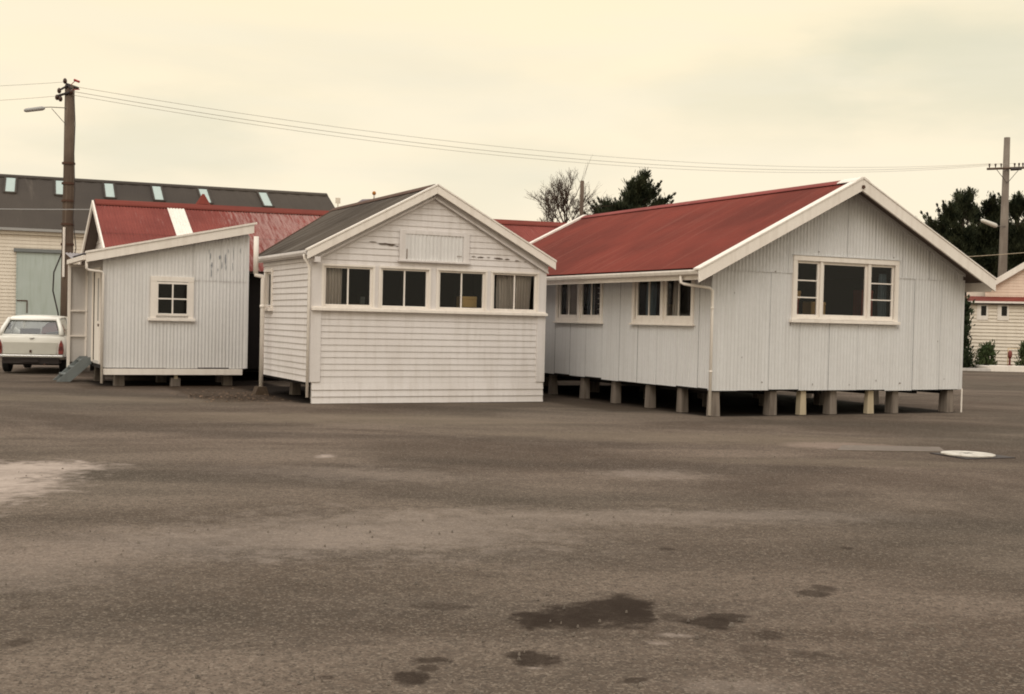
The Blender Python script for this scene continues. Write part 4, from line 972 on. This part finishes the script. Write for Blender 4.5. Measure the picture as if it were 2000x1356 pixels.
# bare tree
rng = random.Random(31)
bt = thing('bare_tree', (27.7, 51.0, 0), 'leafless tree with fine brown twigs behind the red ridge', 'tree')
tk = MB(); br = MB()
U = Vector((math.cos(R(26)), -math.sin(R(26)), 0)); V = Vector((math.sin(R(26)), math.cos(R(26)), 0))
tk.tube([(0, 0, 0), (-.1, 0, 3), (-.12, 0, 5.2), (-.1, 0, 6.3)], [.22, .17, .14, .11], 8)
def grow(p, d, L, r, lev):
    n = 4; pts = [p]; q = p.copy(); dd = d.copy()
    for i in range(n):
        dd = (dd+Vector((rng.uniform(-1, 1), rng.uniform(-1, 1), rng.uniform(-.5, 1)))*.13).normalized()
        q = q+dd*L/n; pts.append(q.copy())
    br.tube([tuple(x) for x in pts], [r*(1-.6*i/n) for i in range(n+1)], 4 if lev < 2 else 3, cap=False)
    if lev >= 4: return
    for i in range(2, n+1):
        for _ in range(3 if lev == 1 else 2):
            a = Vector((rng.uniform(-1, 1), rng.uniform(-1, 1), rng.uniform(-.5, 1)))*.85
            nd = (dd*.9+a).normalized()
            grow(pts[i], nd, L*rng.uniform(.42, .66), max(.0065, r*.5), lev+1)
for (a, L, z) in [(-68, 2.0, 5.6), (-52, 2.3, 5.8), (-35, 2.3, 6.2), (-18, 2.3, 6.3), (-2, 2.3, 6.3), (16, 2.5, 6.3), (36, 2.2, 6.1), (60, 1.8, 5.8), (-80, 1.7, 5.3), (8, 1.9, 6.0)]:
    v = U*math.sin(R(a))+Vector((0, 0, 1))*math.cos(R(a))+V*rng.uniform(-.5, .5)
    grow(Vector((-.2, 0, z-.2)), v.normalized(), L*.56, .045, 1)
grow(Vector((.0, 0, 6.9)), (U*.42+Vector((0, 0, 1))).normalized(), 1.9, .018, 3)
for q in range(3): grow(Vector((.1, 0, 6.8)), (U*rng.uniform(.8, 1.2)+Vector((0, 0, .25+.2*q))).normalized(), 1.4, .014, 3)
br.build('branches', M['twig'], bt, local=True); tk.build('trunk', M['bark'], bt, local=True, smooth=True)

def shrub(name, base, rx, ry, h, n, mat, label, seed, ln=.16, wd=.05, group=None, z0=.0):
    rng = random.Random(seed); t = thing(name, base, label, 'shrub', group); fo = MB(); st = MB()
    for i in range(n):
        a = rng.uniform(0, 2*PI); rr = rng.random()**.5; zz = rng.random()
        f = math.sqrt(max(0, 1-(zz*.95)**2))*(.75+.35*math.sin(3*a+seed)*.5)
        e = Vector((rx*rr*math.cos(a)*f, ry*rr*math.sin(a)*f, z0+(h-z0)*zz))
        blades(fo, e, 14, .07+.03*h, (e.x*.4, e.y*.4, .6), ln, wd, rng, spread=1)
        if i % 5 == 0: st.tube([(0, 0, 0), (e.x*.5, e.y*.5, e.z*.5), tuple(e)], [.02, .012, .005], 4, cap=False)
    fo.build('leaves', M[mat], t, local=True); st.build('stems', M['bark'], t, local=True)
shrub('climbing_shrub', (40.62, 39.3, 0), .36, .55, 2.85, 260, 'shrubdark', 'tall dark shrub between the iron house and the cream building', 1, ln=.22, wd=.07)
shrub('low_bush', (41.25, 38.3, 0), .50, .45, .95, 90, 'shrub', 'low green bush left of the red hydrant, against the cream wall', 2)
shrub('low_bush', (40.3, 38.6, 0), .5, .4, .7, 80, 'shrubdark', 'low dark bush at the foot of the tall dark shrub', 5)
shrub('green_bush', (42.5, 37.2, 0), .55, .5, 1.1, 130, 'shrub', 'rounded green bush at the right edge beside the red hydrant', 3)
hy = thing('hydrant', (41.74, 37.5, 0), 'small dark red hydrant post in the garden bed with a round head', 'hydrant')
MB().tube([(0, 0, 0), (0, 0, .55)], .045, 10).build('post', M['hydrant'], hy, local=True)
MB().tube([(0, 0, .52), (0, 0, .60), (0, 0, .78), (0, 0, .86)], [.05, .09, .09, .03], 12).build('head', M['hydrant'], hy, local=True, smooth=True)
MB().box(-.11, .11, -.04, .04, .20, .25).build('arm', M['hydrant'], hy, local=True)
solo(MB().tube([(41.95, 37.8, 0), (41.95, 37.8, .93), (42.9, 37.5, .95), (42.9, 37.5, 0)], .016, 6), 'pipe_rail', M['yellow'], (42.4, 37.6, 0), 'thin yellow pipe rail behind the red hydrant', 'rail')

# ================================================================== POLES AND WIRES
lp = thing('utility_pole', (4.13, 39.03, 0), 'brown timber power pole with street lamp and cables, behind the white car', 'utility pole')
def lb(name, mb, mat, parent=lp, **k): return mb.build(name, M[mat], parent, local=True, **k)
lb('pole', MB().tube([(0, 0, -.1), (0, 0, 2.5), (.01, 0, 5.5), (0, 0, 8.35)], [.185, .17, .158, .14], 14), 'pole', smooth=True)
u = (math.cos(R(26)), -math.sin(R(26)))
def at(lat, dep, z): return (lat*u[0]-dep*u[1]*1.0, lat*u[1]+dep*u[0], z)
w = MB(); w.tube([at(-.30, -.15, 8.0), at(.16, -.17, 8.15)], .04, 6); w.tube([at(-.05, -.17, 8.35), at(.22, .1, 8.28)], .05, 6); w.tube([at(-.2, -.15, 8.2), at(.0, -.16, 8.32), at(.1, -.16, 8.22)], .035, 6); lb('bracket', w, 'dark_iron')
for (a, b, z) in [(-.32, -.15, 7.93), (-.24, -.2, 8.12), (-.09, -.15, 8.42), (-.2, -.2, 7.88), (.12, -.18, 8.10)]:
    lb('insulator', MB().tube([at(a, b, z-.05), at(a, b, z), at(a, b, z+.07), at(a, b, z+.11)], [.03, .06, .055, .025], 8), 'insul', smooth=True)
w = MB().tube([at(.16, -.1, 8.50), at(.32, -.1, 8.44)], .035, 8); w.tube([at(.02, -.1, 8.3), at(.2, -.1, 8.48)], .012, 5); w.tube([at(.12, -.1, 8.2), at(.34, -.12, 8.22)], .014, 5); lb('red_fuse', w, 'redins')
for s in range(5):
    z = [6.02, 5.42, 4.9, 4.2, 3.6][s]; rr = .18
    lb('iron_band', MB().tube([(0, 0, z-.03), (0, 0, z+.03)], rr+.012, 14, cap=False), 'rust')
w = MB().tube([at(0, -.1, 7.66), at(-.45, -.3, 7.64), at(-.62, -.36, 7.62)], .014, 6); w.tube([at(-.02, -.12, 7.12), at(-.42, -.3, 7.6)], .010, 5); la = lb('lamp_arm', w, 'cable')
w = MB(); p0, p1 = Vector(at(-.60, -.35, 7.60)), Vector(at(-1.12, -.6, 7.47))
w.tube([tuple(p0), tuple(p0.lerp(p1, .12)), tuple(p0.lerp(p1, .9)), tuple(p1)], [.035, .065, .06, .03], 10); lb('lamp_head', w, 'lampm', la, smooth=True)
lb('conduit', MB().tube([at(-.03, -.21, 2.62), at(-.03, -.20, 4.1)], .035, 8), 'trim')
w = MB().tube([at(.17, -.1, 8.0), at(.22, -.12, 7.2), at(.20, -.12, 6.3), at(.24, -.12, 5.2), at(.20, -.12, 4.4), at(.30, -.12, 3.5), at(.24, -.1, 3.1)], .013, 6)
w.tube([at(-.1, -.2, 3.3), at(-.28, -.3, 2.75), at(-.30, -.3, 2.2), at(-.17, -.22, 1.55), at(-.10, -.2, .9), at(-.1, -.2, 0)], .022, 6); lb('loose_cable', w, 'dark_iron')

rp = thing('utility_pole', (49.31, 44.93, 0), 'silver grey timber pole with crossarm and lamp, in front of the dark conifers at right', 'utility pole')
def rb(name, mb, mat, parent=rp, **k):
    if parent is rp or True: mb.v = [(x*1.088, y*1.088, z*1.088-(.14 if z > 1 else 0)) for x, y, z in mb.v]
    return mb.build(name, M[mat], parent, local=True, **k)
rb('pole', MB().tube([(0, 0, -.1), (.0, 0, 4), (.03, 0, 10.62)], [.22, .20, .135], 14), 'polegrey', smooth=True)
w = MB(); a, b = Vector(at(-.95, -.22, 9.12)), Vector(at(.78, -.22, 9.22)); w.tube([tuple(a), tuple(b)], .055, 4); ca = rb('crossarm', w, 'pole')
w = MB().tube([at(-.5, -.22, 9.1), at(0, -.2, 8.5)], .014, 5); w.tube([at(.5, -.22, 9.1), at(.02, -.2, 8.5)], .014, 5); rb('arm_brace', w, 'dark_iron')
for q in (-.84, -.56, -.30, .32, .52, .70):
    rb('insulator', MB().tube([at(q, -.22, 9.17+.05*(q+.9)), at(q, -.22, 9.24+.05*(q+.9)), at(q, -.22, 9.33+.05*(q+.9)), at(q, -.22, 9.36+.05*(q+.9))], [.015, .03, .05, .03], 8), 'insul', ca, smooth=True)
w = MB().tube([at(.12, -.3, 9.12), at(.6, -.3, 9.16)], .07, 8); rb('fuse_box', w, 'dark_iron')
w = MB().tube([at(0, -.2, 6.52), at(-.42, -.2, 6.50)], .02, 6); la = rb('lamp_arm', w, 'cable')
p0, p1 = Vector(at(-.40, -.2, 6.50)), Vector(at(-1.18, -.3, 6.76)); rb('lamp_head', MB().tube([tuple(p0), tuple(p0.lerp(p1, .1)), tuple(p0.lerp(p1, .92)), tuple(p1)], [.07, .11, .09, .05], 10), 'lampw', la, smooth=True)

def wire(name, a, b, sag, r, label, group=None, mat='cable', cat='power line', n=60):
    a, b = Vector(a), Vector(b); pts = []
    for i in range(n+1):
        t = i/n; p = a.lerp(b, t); p.z -= 4*sag*t*(1-t); pts.append(tuple(p))
    solo(MB().tube(pts, r, 4), name, M[mat], tuple(a), label, cat, group)
PL = Vector((4.13, 39.03, 0)); PR = Vector((49.31, 44.93, .7))
for i, (l0, z0, l1, z1, sg, lab) in enumerate([(.0, 8.32, -.84, 9.36, 1.0, 'highest and faintest power line between the two timber poles'),
                                     (.12, 8.15, -.30, 9.38, 1.12, 'middle power line, slightly thicker, between the two timber poles'), (.0, 8.06, .32, 9.40, 1.22, 'lowest sagging power line between the two timber poles')]):
    wire('power_line', tuple(PL+Vector(at(l0, -.15, z0))), tuple(PR+Vector(at(l1, -.22, z1))), sg, .006 if i != 1 else .0075, lab, 'power lines across the sky', mat='wire')
wire('power_line', tuple(PL+Vector(at(-.1, -.15, 8.42))), (-16, 44, 8.4), .7, .005, 'upper power line leaving the brown pole towards the left edge', 'power lines leaving the left edge', mat='wire')
wire('power_line', tuple(PL+Vector(at(-.3, -.15, 8.0))), (-16, 44.5, 7.8), .7, .005, 'lower power line leaving the brown pole towards the left edge', 'power lines leaving the left edge', mat='wire')
wire('service_wire', (4.05, 32.6, 4.18), (-8, 38, 4.3), .12, .010, 'thin pale wire from the red roof gable past the pole to the left', mat='lampm', cat='wire')
wire('service_wire', tuple(PR+Vector(at(.8, -.22, 9.25))), (64, 37, 10.0), .4, .009, 'power line leaving the grey pole crossarm towards the right edge', cat='wire')
wire('service_wire', (43.0, 45.8, 5.0), (53, 40.9, 6.1), .1, .014, 'pale yellowish wire crossing in front of the dark conifers and grey pole', mat='palewood', cat='wire')

pt = thing('timber_post', (24.34, 43.76, 0), 'plain brown timber post standing between the bare tree and the conifer', 'post')
MB().tube([(0, 0, -.1), (0, 0, 7.35)], [.10, .08], 10).build('post', M['pole'], pt, local=True, smooth=True)
MB().tube([(0, 0, 7.33), (0, 0, 7.37)], .075, 10).build('cap', M['rust'], pt, local=True)
gp = thing('globe_lamp', (15.08, 42.7, 0), 'slim white post topped by a small orange dome beyond the dark grey roof', 'lamp')
MB().tube([(0, 0, 0), (0, 0, 5.95)], .07, 10).build('post', M['lampw'], gp, local=True, smooth=True)
MB().tube([(0, 0, 5.9), (0, 0, 6.12)], .035, 8).build('stem', M['lampw'], gp, local=True, smooth=True)
MB().tube([(0, 0, 6.10), (0, 0, 6.13), (0, 0, 6.18), (0, 0, 6.22), (0, 0, 6.24)], [.04, .07, .072, .05, .01], 12).build('dome', M['orange'], gp, local=True, smooth=True)
sg_ = thing('pale_sign', (18.53, 57.7, 0), 'small faded cream square sign on a thin post beyond the warehouse roof end', 'sign')
MB().tube([(0, 0, 0), (0, 0, 7.2)], .03, 6).build('post', M['creamboard'], sg_, local=True)
MB().box(-.12, .12, -.02, .02, 7.15, 7.42).build('board', M['creamboard'], sg_, local=True)
fh = thing('far_house', (21.2, 57.0, 0), 'pale yellow upper storey with purple grey roof peeping over the dark grey roof', 'house', rz=R(-26))
MB().box(-1.95, 3, 0, 4, 0, 7.15).build('wall', M['yellow'], fh, local=True)
w = MB(); w.v = [(-2.05, -.1, 7.12), (3.1, -.1, 7.12), (3.1, 4.1, 7.12), (-2.05, 4.1, 7.12), (-1.65, .5, 7.48), (2.9, .5, 7.74), (2.9, 3.5, 7.74), (-1.65, 3.5, 7.48)]
w.f = [(0,1,5,4),(1,2,6,5),(2,3,7,6),(3,0,4,7),(4,5,6,7),(3,2,1,0)]; w.build('roof', M['purpleroof'], fh, local=True)

# ================================================================== MANHOLE AND PLATES
mh = thing('manhole_cover', (12.27, 11.65, 0), 'round white painted manhole cover lying on a dark square surround', 'manhole cover')
w = MB(); n = 40
w.prism([(.335*math.cos(2*PI*i/n), .335*math.sin(2*PI*i/n)) for i in range(n)], 'z', .013, .032); dc = w.build('cover', M['manhole'], mh, local=True, bevel=.006)
w = MB(); 
for x in (-.05, .02): w.box(x, x+.03, -.03, .03, .0325, .035)
w.box(-.09, .09, .05, .065, .0325, .034)
w.build('lift_key_slot', M['dark_iron'], dc, local=True)
w = MB().prism([(-.36, -.33), (.42, -.40), (.46, .22), (-.30, .36)], 'z', -.01, .011); w.build('surround', M['dark_iron'], mh, local=True, bevel=.004)
w = MB().prism([(10.95, 12.62), (12.35, 12.1), (12.75, 12.62), (11.5, 13.15)], 'z', -.01, .006); solo(w, 'drain_cover_slab', paint('worn_concrete_slab', (.17, .135, .11), (.10, .08, .065), .6), (11.9, 12.7, 0), 'flat worn concrete cover slab flush with the asphalt, left of the manhole', 'slab')

# litter near the middle house
rng = random.Random(77)
w = MB()
for _ in range(260):
    x = rng.gauss(5.7, .55); y = rng.gauss(24.0, .9); s = rng.uniform(.012, .04); z = .002
    if 6.45 < x < 11.5 and y > 21.5: continue
    pts = [(x+s*math.cos(a)*rng.uniform(.6, 1.1), y+s*math.sin(a)*rng.uniform(.6, 1.1), z+rng.uniform(.002, .02)) for a in (0, 1.4, 2.8, 4.4)]
    w.poly(pts)
o = w.build('leaf_litter', M['wood'], None); tag(o, 'dry brown leaf litter scattered between the shed and the weatherboard house', 'leaf litter', kind='stuff')

rng = random.Random(123)
w = MB()
for _ in range(900):
    d_ = 4.5+rng.random()**1.4*14; l_ = rng.uniform(-.45, .45)*d_; x = l_*math.cos(R(26))+d_*math.sin(R(26)); y = -l_*math.sin(R(26))+d_*math.cos(R(26))
    s_ = rng.uniform(.004, .011)*(1.6 if rng.random() < .06 else 1); i = len(w.v)
    for a in range(5): w.v.append((x+s_*math.cos(a*1.257)*rng.uniform(.7, 1.2), y+s_*math.sin(a*1.257)*rng.uniform(.7, 1.2), -.008))
    for a in range(3): w.v.append((x+s_*.5*math.cos(a*2.1), y+s_*.5*math.sin(a*2.1), s_*.7))
    w.f += [(i, i+1, i+5), (i+1, i+2, i+6, i+5), (i+2, i+3, i+6), (i+3, i+4, i+7, i+6), (i+4, i, i+5, i+7), (i+5, i+6, i+7)]
tag(w.build('loose_pebbles', paint('grey_brown_stone', (.20, .165, .135), (.08, .065, .055), .8), None), 'tiny loose stones scattered over the worn asphalt', 'gravel', kind='stuff')

# ================================================================== CAR
cr = thing('parked_car', (2.67, 33.2, 0), 'cream white two-door hatchback seen from behind, parked by the brown power pole', 'car', rz=R(-15.5))
def cb(name, mb, mat, parent=cr, **k): return mb.build(name, M[mat], parent, local=True, **k)
# station: y, z bottom, z belt, z top, half widths bottom / belt / top
ST = [(0.00, .46, .80, .955, .80, .845, .76), (.05, .36, .80, .985, .825, .855, .78), (.18, .30, .82, .998, .84, .86, .74), (.9, .28, .86, .995, .85, .865, .74),
      (2.0, .26, .86, .985, .85, .865, .75), (2.9, .26, .84, .965, .85, .86, .76), (3.6, .28, .78, .90, .83, .845, .72), (4.0, .34, .70, .80, .80, .82, .68), (4.1, .42, .62, .70, .76, .78, .60)]
def car_ring(s):
    y, zb, zm, zt, wb, wm, wt = s
    half = [(wb*.9, zb), (wb, zb+.10), (wm, (zb+zm)/2), (wm, zm), (wt+.03, zt-.012), (wt-.12, zt)]
    return [(x, y, z) for x, z in half] + [(0, y, zt+.008)] + [(-x, y, z) for x, z in reversed(half)]
def loft(mb, rings, close=True):
    i0 = len(mb.v); n = len(rings[0])
    for r in rings: mb.v += r
    for k in range(len(rings)-1):
        for q in range(n):
            a = i0+k*n+q; b = i0+k*n+(q+1) % n; mb.f.append((a, b, b+n, a+n))
    if close: mb.f.append(tuple(i0+q for q in reversed(range(n)))); mb.f.append(tuple(i0+(len(rings)-1)*n+q for q in range(n)))
w = MB(); loft(w, [car_ring(s) for s in ST]); bd = cb('body', w, 'carpaint', smooth=True)
md = bd.modifiers.new('sub', 'SUBSURF'); md.levels = md.render_levels = 1
# roof with pillars: posts as bars, roof as rounded slab
w = MB()
def roof_ring(y, z, hw, t=.05):
    return [(hw*.98, y, z-t), (hw, y, z-t*.5), (hw*.93, y, z-.008), (hw*.6, y, z+.012), (0, y, z+.018), (-hw*.6, y, z+.012), (-hw*.93, y, z-.008), (-hw, y, z-t*.5), (-hw*.98, y, z-t), (0, y, z-t*.6)]
loft(w, [roof_ring(.34, 1.36, .60, .06), roof_ring(.42, 1.415, .615, .07), roof_ring(.7, 1.455, .62), roof_ring(1.3, 1.47, .625), roof_ring(2.0, 1.455, .62), roof_ring(2.35, 1.41, .60)])
rfo = cb('car_roof', w, 'carpaint', smooth=True)
for s in (-1, 1):
    for pp, rr in (([(s*.735, .06, .965), (s*.69, .17, 1.14), (s*.585, .38, 1.385)], [.062, .055, .05]), ([(s*.75, 1.35, .97), (s*.61, 1.4, 1.42)], .03), ([(s*.75, 2.95, .95), (s*.60, 2.33, 1.40)], .03)):
        cb('pillar', MB().tube(pp, rr, 8), 'carpaint', rfo, smooth=True)
for pp in ([(-.56, .36, 1.36), (.56, .36, 1.36)], [(-.72, .055, .965), (.72, .055, .965)]): cb('window_rail', MB().tube(pp, .033, 8), 'carpaint', rfo, smooth=True)
w = MB(); w.quad((-.69, .10, .985), (.69, .10, .985), (.545, .35, 1.34), (-.545, .35, 1.34)); cb('rear_window', w, 'carglass')
w = MB()
for a, b, c, d in [((-.67, .085, .99), (.67, .085, .99), (.655, .095, 1.01), (-.655, .095, 1.01)), ((-.545, .335, 1.345), (.545, .335, 1.345), (.535, .32, 1.325), (-.535, .32, 1.325)), ((-.69, .088, .99), (-.672, .088, .99), (-.53, .335, 1.34), (-.55, .335, 1.34)), ((.672, .088, .99), (.69, .088, .99), (.55, .335, 1.34), (.53, .335, 1.34))]: w.quad(a, b, c, d)
cb('window_seal', w, 'black')
w = MB()
for s in (-1, 1):
    for qd in ([(s*.745, .45, .985), (s*.75, 1.33, .985), (s*.615, 1.36, 1.39), (s*.60, .58, 1.37)], [(s*.75, 1.4, .985), (s*.75, 2.8, .97), (s*.61, 2.28, 1.38), (s*.615, 1.43, 1.39)]):
        w.quad(*(qd if s > 0 else qd[::-1]))
cb('side_windows', w, 'carglass')
cb('windscreen', MB().quad((.70, 2.95, .97), (-.70, 2.95, .97), (-.58, 2.36, 1.39), (.58, 2.36, 1.39)), 'glass')
w = MB(); w.box(-.70, .70, .5, 2.9, .45, .50); w.box(-.62, .62, .62, .78, .5, .98); w.box(-.60, -.1, 1.7, 1.85, .5, 1.12); w.box(.1, .60, 1.7, 1.85, .5, 1.12); w.box(-.65, .65, 2.6, 2.9, .5, .95); cb('seats', w, 'dark_iron', bevel=.03)
w = MB(); w.quad((-.62, -.006, .50), (.62, -.006, .50), (.66, -.012, .79), (-.66, -.012, .79)); cb('tail_panel', w, 'carwhite2')
for s in (-1, 1):
    w = MB(); pts = [(-.06, .50), (.05, .50), (.062, .60), (.052, .75), (.0, .86), (-.042, .76), (-.062, .60)]
    w.prism([(s*.735+x, z) for x, z in pts], 'y', -.035, .06); tl = cb('tail_light', w, 'tail', bevel=.008)
    w = MB(); w.prism([(s*.735+x*.75, .60+z*.0+zz) for x, z, zz in [(-.06, 0, 0), (.06, 0, 0), (.06, 0, .10), (-.06, 0, .10)]], 'y', -.04, -.033); cb('brake_lens', w, 'taildark', tl)
w = MB(); w.prism([(-.80, .415), (.80, .415), (.80, .475), (-.80, .475)], 'y', -.11, -.06)
for s in (-1, 1): w.tube([(s*.80, -.085, .445), (s*.85, -.04, .445), (s*.87, .25, .445)], .032, 8)
cb('bumper', w, 'chrome', bevel=.01)
w = MB().box(-.02, .03, -.03, -.012, .535, .60); cb('lock', w, 'rust')
w = MB().box(-.03, .08, -.01, .012, .895, .905); w.tube([(.0, .0, .87), (.09, -.01, .91)], .008, 5); cb('badge', w, 'chrome')
w = MB().box(-.68, .68, .02, .5, .26, .42); w.box(-.6, .6, .5, 3.6, .2, .34); cb('underbody', w, 'dark_iron')
cb('number_plate', MB().box(-.2, .2, -.02, -.005, .30, .40), 'dark_iron')
cb('exhaust_pipe', MB().tube([(.35, -.08, .24), (.35, .8, .24)], .022, 8), 'rust')
for s in (-1, 1):
    for y in (.75, 3.25):
        w = MB(); w.tube([(s*.60, y, .29), (s*.62, y, .29), (s*.76, y, .29), (s*.785, y, .29)], [.24, .285, .285, .25], 22); wh = cb('wheel', w, 'black', smooth=False)
        cb('rim', MB().tube([(s*.775, y, .29), (s*.795, y, .29)], [.17, .15], 16), 'chrome', wh)
rb_ = MB(); rb_.tube([(0, 0, 0), (.06, 0, .10), (.16, 0, .17), (.30, 0, .19), (.42, .02, .16), (.50, .03, .05)], [.05, .10, .13, .14, .11, .06], 10)
ca_, sa_ = math.cos(R(-15.5)), math.sin(R(-15.5))
rb_.v = [(2.72+(x+.12)*ca_-(y+.66)*sa_, 33.19+(x+.12)*sa_+(y+.66)*ca_, z+1.0) for x, y, z in rb_.v]
o = rb_.build('red_bag', M['tail'], None, smooth=True); tag(o, 'red bag on the parcel shelf behind the rear window of the white car', 'bag')

# ================================================================== SKY, SUN, CAMERA
wd = bpy.data.worlds.new('World'); sc.world = wd; wd.use_nodes = True; nt = wd.node_tree; nt.nodes.clear()
out = nt.nodes.new('ShaderNodeOutputWorld'); bg = nt.nodes.new('ShaderNodeBackground'); L = nt.links.new
SUN_EL, SUN_AZ = 42, 222      # azimuth clockwise from +Y
sky = nt.nodes.new('ShaderNodeTexSky'); sky.sky_type = 'NISHITA'; sky.sun_disc = False
sky.sun_elevation = R(SUN_EL); sky.sun_rotation = R(SUN_AZ); sky.dust_density = 3; sky.air_density = 1
tc = nt.nodes.new('ShaderNodeTexCoord')
def wn(t, **k):
    q = nt.nodes.new(t)
    for a, v in k.items(): setattr(q, a, v)
    return q
def wmap(scale, loc=(0, 0, 0)):
    m = wn('ShaderNodeMapping'); m.inputs['Scale'].default_value = scale; m.inputs['Location'].default_value = loc; L(tc.outputs['Generated'], m.inputs[0]); return m.outputs[0]
def wnoise(scale, s, det=4, loc=(0, 0, 0), dist=0):
    q = wn('ShaderNodeTexNoise'); q.inputs['Scale'].default_value = s; q.inputs['Detail'].default_value = det; q.inputs['Distortion'].default_value = dist; L(wmap(scale, loc), q.inputs['Vector']); return q.outputs['Fac']
def wramp(v, a, b, c=0, d=1):
    q = wn('ShaderNodeMapRange', interpolation_type='SMOOTHSTEP'); q.inputs[1].default_value = a; q.inputs[2].default_value = b; q.inputs[3].default_value = c; q.inputs[4].default_value = d; L(v, q.inputs[0]); return q.outputs[0]
def wmix(f, a, b, mode='MIX'):
    q = wn('ShaderNodeMix', data_type='RGBA', blend_type=mode)
    for i, v in ((0, f), (6, a), (7, b)):
        if isinstance(v, (int, float)): q.inputs[i].default_value = v
        elif isinstance(v, tuple): q.inputs[i].default_value = (*v, 1)
        else: L(v, q.inputs[i])
    return q.outputs[2]
sep = wn('ShaderNodeSeparateXYZ'); L(tc.outputs['Generated'], sep.inputs[0])
el = sep.outputs[2]
cloud = wmix(wramp(el, .10, .27), SKY_LOW, SKY_HIGH)                           # cream overcast, warmer higher up
n1 = wramp(wnoise((1, 1, 4.5), 2.2, 5, SKY_OFF, .3), .47, .72)
band = wramp(el, .30, .12); mm = wn('ShaderNodeMath', operation='MULTIPLY'); L(n1, mm.inputs[0]); L(band, mm.inputs[1])
m2 = wn('ShaderNodeMath', operation='MULTIPLY'); L(mm.outputs[0], m2.inputs[0]); m2.inputs[1].default_value = .85
cloud = wmix(m2.outputs[0], cloud, SKY_GREY)
dirn = wn('ShaderNodeVectorMath', operation='NORMALIZE'); L(tc.outputs['Generated'], dirn.inputs[0])
nz = wn('ShaderNodeTexNoise'); nz.inputs['Scale'].default_value = 9; nz.inputs['Detail'].default_value = 5; L(wmap((1, 1, 3)), nz.inputs['Vector'])
nzs = wn('ShaderNodeMath', operation='MULTIPLY_ADD'); L(nz.outputs['Fac'], nzs.inputs[0]); nzs.inputs[1].default_value = .16; nzs.inputs[2].default_value = -.08
for (dv, r_, f_) in SKY_PATCH:                                                # thinner, cooler parts of the overcast
    sb = wn('ShaderNodeVectorMath', operation='SUBTRACT'); L(dirn.outputs[0], sb.inputs[0]); sb.inputs[1].default_value = dv
    ml = wn('ShaderNodeVectorMath', operation='MULTIPLY'); L(sb.outputs[0], ml.inputs[0]); ml.inputs[1].default_value = (1, 1, 2.4)
    ln = wn('ShaderNodeVectorMath', operation='LENGTH'); L(ml.outputs[0], ln.inputs[0])
    ad = wn('ShaderNodeMath', operation='ADD'); L(ln.outputs['Value'], ad.inputs[0]); L(nzs.outputs[0], ad.inputs[1])
    cloud = wmix(wramp(ad.outputs[0], r_, r_*.15, 0, f_), cloud, (.60, .62, .49))
n2 = wramp(wnoise((1, 1, 7), 5, 5, (3, 1, 0)), .40, .68, 0, .3)
cloud = wmix(n2, cloud, (.90, .84, .68))
zen = wramp(el, .28, .95, 1.0, ZEN)                                            # an overcast dome is brightest overhead
cloud = wmix(wramp(el, .27, .6), cloud, (.99, .95, .88))
mul = wn('ShaderNodeVectorMath', operation='SCALE'); L(cloud, mul.inputs[0]); L(zen, mul.inputs['Scale'])
nis = wn('ShaderNodeVectorMath', operation='SCALE'); L(sky.outputs[0], nis.inputs[0]); nis.inputs['Scale'].default_value = .10
tot = wmix(.97, nis.outputs[0], mul.outputs[0])
L(tot, bg.inputs['Color']); bg.inputs['Strength'].default_value = SKY_STR; L(bg.outputs[0], out.inputs[0])

sd = bpy.data.lights.new('sun', 'SUN'); sd.energy = SUN_E; sd.angle = R(25); sd.color = (1, .93, .82)
so = bpy.data.objects.new('sun', sd); COL.objects.link(so)
az = R(SUN_AZ); d = Vector((math.sin(az)*math.cos(R(SUN_EL)), math.cos(az)*math.cos(R(SUN_EL)), math.sin(R(SUN_EL))))
so.rotation_euler = d.to_track_quat('Z', 'Y').to_euler(); so.location = (0, 0, 40)

cam = bpy.data.cameras.new('camera'); co = bpy.data.objects.new('camera', cam); COL.objects.link(co); sc.camera = co
F_PX = 2400.0; cam.sensor_fit = 'HORIZONTAL'; cam.sensor_width = 36; cam.lens = 36*F_PX/2000; cam.clip_end = 3000; cam.clip_start = .1
roll = math.atan(.023); yaw = R(26); pitch = math.atan(50*math.cos(roll)/F_PX)
fwd0 = Vector((math.sin(yaw), math.cos(yaw), 0)); up0 = Vector((0, 0, 1))
fwd = fwd0*math.cos(pitch)-up0*math.sin(pitch); r0 = fwd0.cross(up0).normalized(); uc = r0.cross(fwd)
rt = r0*math.cos(roll)+uc*math.sin(roll); up = uc*math.cos(roll)-r0*math.sin(roll)
co.matrix_world = Matrix(((rt.x, up.x, -fwd.x, 0), (rt.y, up.y, -fwd.y, 0), (rt.z, up.z, -fwd.z, 1.6), (0, 0, 0, 1)))

vs = sc.view_settings; vs.view_transform = 'Standard'; vs.look = 'None'; vs.exposure = EXPO; vs.gamma = 1
sc.render.engine = 'CYCLES'; sc.cycles.use_denoising = True; sc.cycles.max_bounces = 6; sc.cycles.transparent_max_bounces = 8
sc.cycles.filter_width = 1.9
